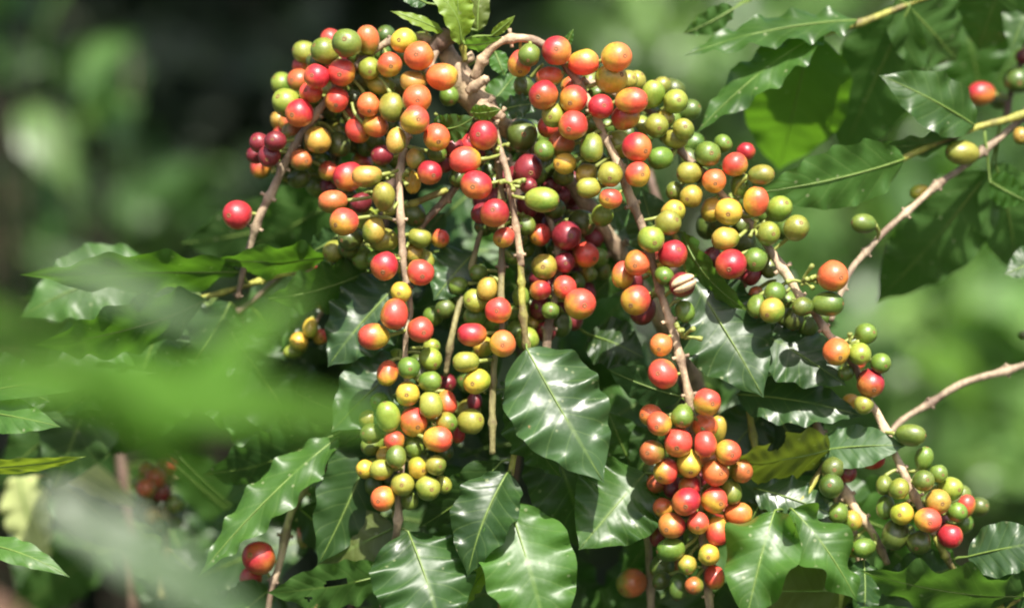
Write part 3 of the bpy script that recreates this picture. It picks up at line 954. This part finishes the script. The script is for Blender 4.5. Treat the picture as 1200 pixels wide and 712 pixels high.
# shoot reaching left behind the blurred foreground
LS = shoot('dull green shoot reaching left behind the blurred leaves', [(500, 296, 44, 3.4), (470, 312, 44, 3.4), (420, 318, 44, 3.4), (372, 318, 46, 3.4), (328, 322, 48, 3.6), (276, 338, 50, 3.4), (224, 352, 54, 3.2), (160, 366, 62, 3)], nodes=60, stubs=.3)
LF(LS, (280, 318, 44), (22, 322, 30), 82, 'S', roll=-58, arch=.05, wave=.16, nw=4, seed=41, rough=.36, bend=.08)
LF(LS, (382, 302, 44), (250, 304, 36), 64, 'S', roll=-56, arch=.07, wave=.18, nw=3, seed=42, bend=.06)
LF(LS, (430, 318, 36), (312, 350, 28), 70, 'M', roll=-44, arch=.07, wave=.22, seed=43)
LF(LS, (470, 330, 30), (384, 430, 22), 92, 'W', roll=20, arch=.07, wave=.20, nw=4.5, seed=44, rough=.30)
LF(oL, (478, 420, 24), (388, 506, 18), 80, 'W', roll=18, arch=.06, wave=.16, seed=45, rough=.33)
LF(LS, (556, 296, 32), (508, 352, 22), 66, 'W', roll=14, arch=.08, wave=.2, seed=46, rough=.3)
LF(LS, (400, 272, 50), (355, 300, 46), 34, 'W', roll=-30, arch=.08, wave=.2, seed=47, rough=.26)
LF(LS, (240, 352, 50), (40, 404, 20), 96, 'S', roll=-54, arch=.06, wave=.13, seed=48)
LF(LS, (520, 250, 46), (480, 300, 40), 30, 'M', roll=20, seed=49)
tw1 = Stem([(540, 212, 26, 4.5), (520, 236, 26, 5), (498, 260, 26, 4.5), (480, 288, 30, 4)])
build_stem(LS[0], tw1, 'grey', nodes=50, stubs=.2, name='stem')
tw2 = Stem([(525, 222, 20, 4), (500, 232, 20, 4.4), (476, 242, 22, 4.2), (450, 252, 26, 4)])
build_stem(LS[0], tw2, 'green', nodes=90, stubs=0, name='stem')
tw3 = Stem([(568, 262, 26, 3.4), (561, 280, 26, 3.4), (548, 330, 26, 3.4), (539, 354, 22, 3.8), (529, 396, 18, 4), (522, 440, 22, 3.4)])
build_stem(LS[0], tw3, 'olive', nodes=90, stubs=0, name='stem')

# right shoot behind the red cluster
RS = shoot('dark leafy shoot between the red cluster and the green berries on the right', [(786, 262, 34, 4), (800, 300, 34, 4), (812, 330, 34, 4), (850, 390, 40, 4), (872, 450, 40, 4), (884, 520, 36, 4), (894, 575, 24, 4), (914, 596, 10, 4.4), (934, 592, 10, 4), (975, 530, 24, 4)], 'green', nodes=150, stubs=0)
LF(RS, (810, 326, 14), (895, 466, -2), 106, 'G', roll=-10, arch=.06, fold=-.14, wave=.2, nw=5, seed=51, rough=.30)
LF(RS, (800, 272, 20), (880, 366, 2), 44, 'B', roll=52, arch=.12, wave=.16, seed=52, rough=.36)
LF(RS, (884, 388, 24), (992, 452, 8), 84, 'G', roll=-26, arch=.06, wave=.14, seed=53, rough=.3)
LF(RS, (864, 462, 30), (1012, 488, 16), 66, 'W', roll=-34, arch=.06, wave=.14, nw=5, seed=54, rough=.27)
LF(RS, (958, 528, 18), (1062, 522, 6), 52, 'W', roll=-24, arch=.07, wave=.12, seed=55, rough=.36)
LF(RS, (972, 526, 10), (852, 540, -2), 112, 'O', roll=-56, arch=.05, wave=.06, nu=90, nv=40, holes=((.60, .90, .075, .45),), seed=56, label='olive leaf with a round bite out of its edge')
LF(RS, (908, 598, -6), (874, 730, -22), 84, 'B', roll=16, arch=.09, wave=.75, nw=2.0, fold=.16, seed=57, rough=.3, label='fresh green wavy leaf lit from the front')
LF(RS, (884, 572, 14), (978, 604, 8), 56, 'W', roll=-30, arch=.06, wave=.18, nw=5, wear=.1, seed=58, rough=.3)
LF(RS, (928, 596, -4), (1004, 704, -10), 64, 'B', roll=-24, arch=.10, wave=.85, nw=2.0, seed=59, rough=.33)
LF(RS, (1000, 690, 16), (870, 690, 4), 92, 'O', roll=-14, arch=.05, wave=.08, seed=60, wear=.07)
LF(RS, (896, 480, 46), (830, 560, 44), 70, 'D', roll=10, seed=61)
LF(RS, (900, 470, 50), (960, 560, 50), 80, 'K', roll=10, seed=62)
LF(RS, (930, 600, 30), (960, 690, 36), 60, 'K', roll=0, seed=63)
LF(RS, (1012, 655, 20), (1012, 730, 8), 44, 'G', roll=-20, wave=.2, seed=64, rough=.26)
LF(RS, (895, 582, 12), (868, 640, 20), 30, 'D', roll=30, seed=65)
# leaves on the right centre branch
LF(oR, (756, 554, 24), (678, 644, 6), 104, 'M', roll=10, arch=.07, fold=.16, wave=.2, seed=71, rough=.3)
LF(oR, (798, 464, 16), (712, 432, 24), 50, 'W', roll=-30, arch=.06, wave=.1, seed=72, rough=.3)
LF(oR, (690, 392, 44), (756, 420, 34), 60, 'D', roll=-20, arch=.1, wave=.2, seed=73)
LF(oR, (740, 300, 60), (688, 352, 60), 40, 'M', roll=-20, seed=74)
LF(oR, (790, 480, 34), (742, 560, 44), 60, 'D', roll=-10, seed=75)
LF(oR, (735, 535, 46), (712, 480, 40), 50, 'M', roll=-10, seed=76)
LF(oR, (776, 300, 42), (752, 220, 40), 60, 'W', roll=-14, arch=.06, seed=77, rough=.28)
LF(oR, (690, 262, 62), (740, 240, 60), 50, 'W', roll=-14, arch=.06, seed=78, rough=.28)
LF(oR, (700, 330, 70), (700, 270, 66), 50, 'T', roll=10, seed=79)
# low right shoot
BRS = shoot('low shoot at the bottom right corner with a broad shaded leaf', [(1240, 672, 4, 4), (1206, 694, 8, 4.4), (1172, 714, 14, 4.4), (1120, 760, 24, 4)], nodes=150, stubs=0)
LF(BRS, (1200, 698, 4), (1008, 668, -4), 100, 'M', roll=-52, arch=.05, wave=.24, nw=3.5, seed=81, rough=.36)
LF((BR2.t, low2), (1134, 652, 8), (1236, 634, -6), 62, 'W', roll=-22, arch=.08, wave=.12, seed=82, rough=.32)
LF(BRS, (1216, 700, 6), (1142, 664, 12), 50, 'G', roll=-30, wave=.16, seed=83, rough=.3)
LF(BRS, (1090, 740, 10), (985, 716, 0), 50, 'B', roll=-20, wave=.14, seed=84)
LF((BR2.t, low2), (1120, 664, 24), (1032, 690, 40), 60, 'D', roll=10, seed=85)

# top shoot of young leaves
TS = shoot('tuft of young yellow green leaves sprouting above the woody knob', [(545, 72, 18, 3.6), (542, 50, 14, 3.6), (541, 30, 14, 3.4), (546, 0, 16, 3), (548, -30, 18, 2.6)], nodes=26, stubs=.3)
LF(TS, (540, 52, 12), (498, -14, 4), 34, 'Y', roll=30, arch=.16, bend=.10, wave=.16, seed=91)
LF(TS, (520, 38, 12), (457, 13, 6), 18, 'Y', roll=40, arch=.1, wave=.12, seed=92, bend=-.06)
LF(TS, (541, 44, 12), (538, -28, 6), 36, 'Y', roll=-20, arch=.1, wave=.16, seed=93)
LF(TS, (560, 36, 16), (566, -22, 18), 28, 'O', roll=-20, arch=.1, wave=.14, seed=94, label='yellowing upright young leaf')
LF(TS, (576, 42, 12), (604, 18, 6), 12, 'Y', roll=20, arch=.06, seed=95)
LF(TS, (545, 52, 10), (596, 44, 0), 22, 'B', roll=48, arch=.16, wave=.14, seed=96, bend=-.08)
LF(TS, (500, 4, 16), (462, -12, 12), 22, 'W', roll=20, seed=97)
LF(TS, (560, 20, 22), (552, 44, 20), 26, 'D', roll=20, seed=98)
tTR = (TR, trunk)
LF(tTR, (508, 148, 4), (556, 136, -4), 34, 'M', roll=20, arch=.14, wave=.2, seed=101, bend=.1)
LF(tTR, (552, 132, 6), (588, 128, -2), 20, 'B', roll=30, arch=.1, wave=.2, seed=102)
LF(tTR, (582, 132, 14), (644, 122, 8), 30, 'W', roll=-30, arch=.1, wave=.2, seed=103, rough=.26)
LF(tTR, (566, 132, 24), (606, 84, 34), 34, 'T', roll=10, arch=.1, wave=.14, seed=104)
LF(tTR, (580, 60, 30), (592, 90, 26), 22, 'T', roll=10, seed=105)
LF(tTR, (662, 56, 12), (672, 34, 8), 10, 'T', roll=0, seed=106)
LF(tTR, (640, 150, 50), (600, 190, 60), 60, 'D', roll=0, seed=107)

# upper right shoots
UR = shoot('green twig in the upper right with wavy leaves on both sides', [(1240, 116, 74, 4.4), (1193, 136, 66, 4.4), (1146, 149, 58, 4.6), (1100, 166, 54, 4.4), (1055, 187, 48, 4.2), (1020, 202, 46, 3.6), (985, 216, 46, 2.6)], nodes=90, stubs=0)
LF(UR, (1142, 147, 50), (1030, 88, 34), 66, 'M', roll=8, arch=.09, fold=.12, wave=0.15, nw=3.5, seed=111, rough=.34)
LF(UR, (1060, 186, 42), (884, 226, 22), 74, 'M', roll=-22, arch=.07, wave=0.15, nw=5, seed=112, rough=.26, label='long glossy leaf with ruffled edges')
LF(UR, (1128, 154, 54), (1022, 168, 52), 40, 'W', roll=-58, arch=.1, wave=0.18, nw=3, seed=113, rough=.3)
LF(UR, (1160, 200, 84), (1026, 354, 130), 96, 'M', roll=-12, arch=.06, wave=0.10, seed=114)
LF(UR, (1166, 190, 80), (1188, 318, 130), 70, 'M', roll=-10, arch=.08, wave=0.07, seed=115)
LF(UR, (1160, 212, 70), (1205, 236, 60), 40, 'T', roll=30, wave=0.14, seed=116)
LF(UR, (1240, 300, 60), (1176, 322, 50), 50, 'D', roll=30, wave=0.11, seed=117)
UR2 = shoot('twig along the top right edge with ruffled leaves and one translucent leaf', [(1130, -24, 86, 4), (1063, 5, 78, 4.2), (1008, 27, 70, 4), (965, 40, 66, 3.6), (920, 52, 62, 3)], nodes=80, stubs=0)
LF(UR2, (1004, 24, 62), (800, 66, 44), 60, 'M', roll=50, arch=.05, wave=0.23, nw=5.5, seed=121, rough=.26)
LF(UR2, (964, 38, 60), (816, 156, 44), 62, 'M', roll=44, arch=.06, wave=0.22, nw=5, seed=122, rough=.28)
LF(UR2, (950, 40, 60), (912, 200, 150), 116, 'T', roll=0, arch=.04, wave=0.05, seed=123, label='sunlit translucent bright green leaf')
LF(UR2, (1066, 8, 76), (985, 188, 140), 96, 'M', roll=14, arch=.06, wave=0.08, seed=124)
LF(UR2, (1052, -4, 74), (1122, 72, 110), 90, 'M', roll=0, arch=.06, wave=0.08, seed=125)
LF(UR2, (1180, -40, 86), (1146, 60, 120), 90, 'M', roll=10, arch=.06, wave=0.08, seed=126)
LF(UR2, (1215, -20, 100), (1184, 62, 96), 50, 'M', roll=10, arch=.06, wave=0.08, seed=127)
LF(UR2, (860, 10, 70), (800, 40, 66), 30, 'M', roll=-30, wave=0.20, seed=128)
LF(UR2, (1130, 20, 150), (1150, 110, 160), 90, 'T', roll=10, seed=129)

# leaves at the left edge
LE = shoot('shoot at the left edge with pointed leaves lying level', [(-60, 380, 10, 4), (-40, 440, 6, 4), (-36, 500, 0, 4), (-34, 560, 0, 4), (-40, 660, 0, 4)], nodes=90, stubs=0)
LF(LE, (-40, 462, 0), (186, 436, -30), 34, 'B', roll=-30, arch=.03, wave=.10, seed=131, rough=.33, holes=((.82, -.7, .03, .5),))
LF(LE, (-40, 480, 6), (72, 500, -20), 44, 'B', roll=-20, arch=.06, wave=.12, seed=132, rough=.33)
LF(LE, (-40, 548, 0), (102, 534, -25), 26, 'Y', roll=46, arch=.03, wave=.08, seed=133, wear=.05)
LF(LE, (-30, 636, 0), (82, 676, -20), 34, 'B', roll=-40, arch=.10, wave=.10, seed=134)
LF(LE, (-30, 430, 40), (60, 470, 40), 60, 'D', roll=0, seed=135)

# cream old leaves lower left, behind
CL = shoot('withered shoot low on the left with two pale cream yellow leaves', [(90, 520, 210, 4), (70, 540, 210, 4), (40, 560, 210, 4), (0, 600, 210, 4)], 'olive', nodes=60, stubs=.2)
LF(CL, (22, 552, 200), (56, 668, 200), 60, 'C', roll=20, arch=.08, wave=.16, seed=141)
LF(CL, (70, 542, 200), (160, 598, 190), 38, 'C', roll=-30, arch=.08, wave=.16, seed=142)
LF(CL, (60, 560, 225), (150, 640, 225), 60, 'W', roll=-20, seed=143)

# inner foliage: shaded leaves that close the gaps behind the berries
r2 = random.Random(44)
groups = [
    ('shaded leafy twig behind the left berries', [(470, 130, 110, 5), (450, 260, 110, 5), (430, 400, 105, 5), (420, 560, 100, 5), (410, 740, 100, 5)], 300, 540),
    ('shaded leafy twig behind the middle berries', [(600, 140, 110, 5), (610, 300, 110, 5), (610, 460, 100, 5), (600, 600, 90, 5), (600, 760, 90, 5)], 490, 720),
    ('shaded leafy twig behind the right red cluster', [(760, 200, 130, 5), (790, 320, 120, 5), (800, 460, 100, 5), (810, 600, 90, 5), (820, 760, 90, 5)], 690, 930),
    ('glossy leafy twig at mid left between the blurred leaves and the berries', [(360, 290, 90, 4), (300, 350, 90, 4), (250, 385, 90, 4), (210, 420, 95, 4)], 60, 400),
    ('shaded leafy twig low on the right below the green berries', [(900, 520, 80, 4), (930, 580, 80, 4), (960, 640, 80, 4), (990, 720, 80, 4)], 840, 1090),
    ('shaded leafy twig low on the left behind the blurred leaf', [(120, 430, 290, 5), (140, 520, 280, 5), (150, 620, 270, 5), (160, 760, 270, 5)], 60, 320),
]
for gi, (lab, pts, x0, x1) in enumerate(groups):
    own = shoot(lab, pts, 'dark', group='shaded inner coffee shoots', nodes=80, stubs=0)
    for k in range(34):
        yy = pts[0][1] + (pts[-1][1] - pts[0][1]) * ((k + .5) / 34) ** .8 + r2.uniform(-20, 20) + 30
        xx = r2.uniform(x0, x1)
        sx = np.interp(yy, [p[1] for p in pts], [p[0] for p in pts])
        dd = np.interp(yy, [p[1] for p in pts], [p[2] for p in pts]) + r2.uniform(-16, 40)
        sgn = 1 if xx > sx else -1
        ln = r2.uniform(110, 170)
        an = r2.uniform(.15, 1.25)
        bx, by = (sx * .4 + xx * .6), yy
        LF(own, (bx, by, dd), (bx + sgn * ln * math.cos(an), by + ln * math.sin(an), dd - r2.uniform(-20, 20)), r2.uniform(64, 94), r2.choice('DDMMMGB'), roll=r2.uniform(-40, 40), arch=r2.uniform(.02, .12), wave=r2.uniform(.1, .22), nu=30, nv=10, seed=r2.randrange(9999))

# ------------------------------------------------------------------ foreground leaves close to the lens
FS = shoot('close shoot hanging in front at the left, strongly blurred', [(-320, 180, -590, 6), (-270, 300, -590, 7), (-230, 420, -595, 7), (-220, 560, -595, 7), (-230, 760, -595, 7)], nodes=400, stubs=0)
def FL(b, t, w, col, **kw):
    LF(FS, b, t, w, col, petiole=True, **kw)
FL((40, 296, -570), (290, 408, -560), 36, 'W', roll=-30, arch=.04, wave=.10, seed=151, rough=.5)
FL((-220, 325, -590), (130, 400, -580), 40, 'V', roll=10, arch=.05, wave=.10, seed=157, rough=.6, spec=.12)
FL((-60, 425, -580), (490, 496, -560), 70, 'V', roll=0, arch=.05, wave=.10, seed=152, rough=.6, spec=.12)
FL((200, 480, -570), (372, 330, -560), 46, 'V', roll=-12, arch=.04, wave=.08, seed=153, rough=.6, spec=.1)
FL((90, 430, -590), (280, 590, -570), 54, 'V', roll=30, arch=.06, wave=.10, seed=154, rough=.6, spec=.1)
FL((50, 575, -560), (350, 775, -550), 66, 'W', roll=-20, arch=.05, wave=.08, seed=155, rough=.36, spec=.6)
FL((-160, 700, -660), (40, 750, -660), 66, 'N', roll=-20, seed=156)

# ------------------------------------------------------------------ background shrubs
def leafbit(r, c, ln, wd, down=0.4):
    """one small folded leaf at c"""
    a = Vector((r.uniform(-1, 1), r.uniform(-1, 1), r.uniform(-1, .6) - down)).normalized()
    n = Vector((r.uniform(-1, 1), r.uniform(-1.2, .4), r.uniform(-.1, 1.3)))
    n = (n - a * n.dot(a)).normalized()
    s = a.cross(n)
    vs = []
    for u, w in ((0, .05), (.18, .72), (.42, 1.0), (.7, .72), (.9, .28), (1, .02)):
        cc = c + a * (ln * (u - .5)) - n * (ln * .18 * (u - .5) ** 2 * 4)
        vs += [cc - s * wd * w * .5 + n * wd * .12 * w, cc, cc + s * wd * w * .5 + n * wd * .12 * w]
    fs = []
    for i in range(5):
        k = i * 3
        fs += [(k, k + 1, k + 4, k + 3), (k + 1, k + 2, k + 5, k + 4)]
    return vs, fs


def shrub(label, x, y, Y, rx, rz, ry, n, mat, leaf=(.12, .05), seed=0, name='coffee_bush', group='coffee bushes behind', gap=0.0, cat='bush'):
    """a leafy shrub whose crown centre is seen at x, y from Y metres away"""
    r = random.Random(seed)
    s = K * Y
    c = Vector(((x - 600) * s, Y, CAMZ + (356 - y) * s))
    foot = Vector((c.x, Y + .1, ground_z(Y + .1)))
    t = thing(name, label, cat, foot, group)
    vs, fs = [], []
    clumps = [Vector((r.uniform(-1, 1), r.uniform(-1, 1), r.uniform(-1, 1))) for _ in range(26)]
    k = 0
    while k < n:
        q = r.choice(clumps)
        v = q + Vector((r.gauss(0, 1), r.gauss(0, 1), r.gauss(0, 1))) * .24
        if v.length > 1.15:
            continue
        k += 1
        p = c + Vector((v.x * rx, v.y * ry, v.z * rz))
        a, f = leafbit(r, p, leaf[0] * r.uniform(.7, 1.25), leaf[1] * r.uniform(.7, 1.25))
        o = len(vs)
        vs += [w - foot for w in a]
        fs += [tuple(i + o for i in w) for w in f]
    obj('crown', mesh('crown', vs, fs), mat, t)
    pa = catmull([foot - Vector((0, 0, .1)), (foot + c) / 2 + Vector((.04, 0, 0)), c + Vector((0, 0, rz * .7))], 6)
    a, f = tube(pa, np.linspace(.018, .006, len(pa)) * (.28 if n < 60 else 1), 8, .08)
    for q in clumps[:9]:
        e = c + Vector((q.x * rx, q.y * ry, q.z * rz)) * .85
        st = Vector(pa[r.randrange(5, len(pa) - 2)])
        b_, g_ = tube(catmull([st, (st + e) / 2 + Vector((0, 0, .05)), e], 4), np.linspace(.011, .004, 9) * (.3 if n < 60 else 1), 6, .08)
        o = len(a)
        a += b_
        f += [tuple(i + o for i in w) for w in g_]
    tr = obj('trunk', mesh('trunk', [v - foot for v in a], f), M_BARK, t)
    tr['bark_col'] = (0.035, 0.04, 0.018)
    return t


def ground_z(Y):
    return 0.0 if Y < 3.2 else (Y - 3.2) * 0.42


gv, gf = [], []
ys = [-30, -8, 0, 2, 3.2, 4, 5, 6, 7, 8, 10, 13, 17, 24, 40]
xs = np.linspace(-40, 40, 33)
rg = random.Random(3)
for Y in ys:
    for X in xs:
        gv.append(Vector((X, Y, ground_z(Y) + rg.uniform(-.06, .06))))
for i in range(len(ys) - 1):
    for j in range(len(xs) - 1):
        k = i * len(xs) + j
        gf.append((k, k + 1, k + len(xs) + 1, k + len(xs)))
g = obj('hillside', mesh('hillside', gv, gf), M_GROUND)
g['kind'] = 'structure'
g['label'] = 'hillside soil with shade put in its colour, rising behind the coffee bushes'

F_DK = foliage_material('foliage_painted_shade', (0.013, 0.027, 0.009), (0.010, 0.025, 0.003), .55)  # leaf colour lowered to paint in the deep shade of the background
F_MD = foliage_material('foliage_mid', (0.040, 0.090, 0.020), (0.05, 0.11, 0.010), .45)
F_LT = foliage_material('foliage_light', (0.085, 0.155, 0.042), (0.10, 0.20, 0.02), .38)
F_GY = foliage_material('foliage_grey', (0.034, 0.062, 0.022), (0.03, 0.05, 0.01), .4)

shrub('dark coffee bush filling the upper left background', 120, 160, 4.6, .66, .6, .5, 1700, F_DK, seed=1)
shrub('blurred bush with pale leaves at the far left edge', -10, 60, 2.75, .13, .16, .1, 14, F_LT, seed=2, leaf=(.10, .05))
shrub('small sunlit bush left of the berries, near the top', 110, 105, 2.75, .06, .06, .06, 8, F_LT, seed=12, leaf=(.10, .05))
shrub('low green bush under the upper left background', 120, 285, 3.4, .3, .09, .15, 120, F_MD, seed=33)
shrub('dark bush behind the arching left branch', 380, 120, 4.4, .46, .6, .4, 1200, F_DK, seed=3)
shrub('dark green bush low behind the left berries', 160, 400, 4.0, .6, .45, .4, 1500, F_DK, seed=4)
shrub('mid green bush behind the top centre of the berries', 690, 90, 5.0, .55, .5, .5, 700, F_GY, seed=5)
shrub('light green leaves of a bush above the right berries', 790, 70, 4.0, .10, .16, .12, 16, F_LT, seed=6)
shrub('mid green bush behind the upper right shoots', 1000, 120, 4.4, .45, .45, .4, 500, F_LT, seed=7)
shrub('light green bush at the right edge', 1120, 420, 3.6, .28, .24, .2, 420, F_LT, seed=8)
shrub('pale sunlit bush close behind the bare right twig', 1150, 500, 3.0, .20, .16, .1, 110, F_LT, seed=37)
shrub('grey green bush low on the right behind the green berries', 1110, 560, 4.0, .36, .3, .3, 420, F_LT, seed=9)
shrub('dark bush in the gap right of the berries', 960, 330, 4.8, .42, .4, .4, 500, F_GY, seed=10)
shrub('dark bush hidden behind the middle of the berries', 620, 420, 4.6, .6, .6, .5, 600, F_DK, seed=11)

# unseen tree added above the frame to keep sun off the left background
def added_shade_tree(label, X, Y, h, rx, ry, rz, n, seed):
    r = random.Random(seed)
    foot = Vector((X, Y, ground_z(Y) - .05))
    t = thing('added_shade_tree', label, 'tree', foot, 'unseen trees added for shade')
    vs, fs = [], []
    top = Vector((X, Y, h))
    cl = [Vector((r.uniform(-1, 1), r.uniform(-1, 1), r.uniform(-1, 1))) for _ in range(30)]
    for k in range(n):
        v = r.choice(cl) + Vector((r.gauss(0, 1), r.gauss(0, 1), r.gauss(0, 1))) * .3
        a, f = leafbit(r, top + Vector((v.x * rx, v.y * ry, v.z * rz)), .2, .09)
        o = len(vs)
        vs += [w - foot for w in a]
        fs += [tuple(i + o for i in w) for w in f]
    obj('crown', mesh('crown', vs, fs), F_MD, t)
    pa = catmull([foot, foot + Vector((.1, .05, 1.5)), top], 8)
    a, f = tube(pa, np.linspace(.12, .04, len(pa)), 10, .06)
    for q in cl[:10]:
        e = top + Vector((q.x * rx, q.y * ry, q.z * rz)) * .9
        b_, g_ = tube(catmull([Vector(pa[-4]), (Vector(pa[-4]) + e) / 2 + Vector((0, 0, .1)), e], 4), np.linspace(.03, .01, 9), 6, .05)
        o = len(a)
        a += b_
        f += [tuple(i + o for i in w) for w in g_]
    tr = obj('trunk', mesh('trunk', [v - foot for v in a], f), M_BARK, t)
    tr['bark_col'] = BARKC['grey']


added_shade_tree('tall unseen tree added to shade the dark left background', -1.6, 3.3, 3.8, 1.9, 1.6, .5, 9000, 1)

# ------------------------------------------------------------------ light and camera
SUN_EL, SUN_AZ = 50.0, 168.0       # azimuth clockwise from +Y
e, a = math.radians(SUN_EL), math.radians(SUN_AZ)
to_sun = Vector((math.sin(a) * math.cos(e), math.cos(a) * math.cos(e), math.sin(e)))
sl = bpy.data.lights.new('sun', 'SUN')
sl.energy = 5.0
sl.angle = math.radians(0.5)
sl.color = (1.0, 0.95, 0.87)
so = bpy.data.objects.new('sun', sl)
C.objects.link(so)
so.location = (2, -4, 6)
so.rotation_mode = 'QUATERNION'
so.rotation_quaternion = to_sun.to_track_quat('Z', 'Y')
w = bpy.data.worlds.new('World')
bpy.context.scene.world = w
w.use_nodes = True
nt = w.node_tree
sky = nt.nodes.new('ShaderNodeTexSky')
sky.sky_type = 'NISHITA'
sky.sun_disc = False
sky.sun_elevation = e
sky.sun_rotation = a
sky.dust_density = 3.0
sky.air_density = 0.7
bg = nt.nodes['Background']
bg.inputs['Strength'].default_value = 0.10
nt.links.new(sky.outputs[0], bg.inputs[0])

cam = bpy.data.cameras.new('camera')
cam.lens = 100
cam.sensor_width = 36
cam.clip_start = 0.02
cam.clip_end = 500
cam.dof.use_dof = True
cam.dof.focus_distance = FOC - 0.006
cam.dof.aperture_fstop = 2.9
co = bpy.data.objects.new('camera', cam)
C.objects.link(co)
co.location = (0, 0, CAMZ)
co.rotation_euler = (math.radians(90), 0, 0)
S = bpy.context.scene
S.camera = co
S.render.engine = 'CYCLES'
S.cycles.filter_width = 2.1
S.cycles.use_denoising = True
S.cycles.max_bounces = 6
S.cycles.diffuse_bounces = 3
S.cycles.glossy_bounces = 2
S.cycles.transmission_bounces = 3
S.view_settings.view_transform = 'Standard'
S.view_settings.look = 'None'
S.view_settings.exposure = 0.95
S.view_settings.gamma = 1.0
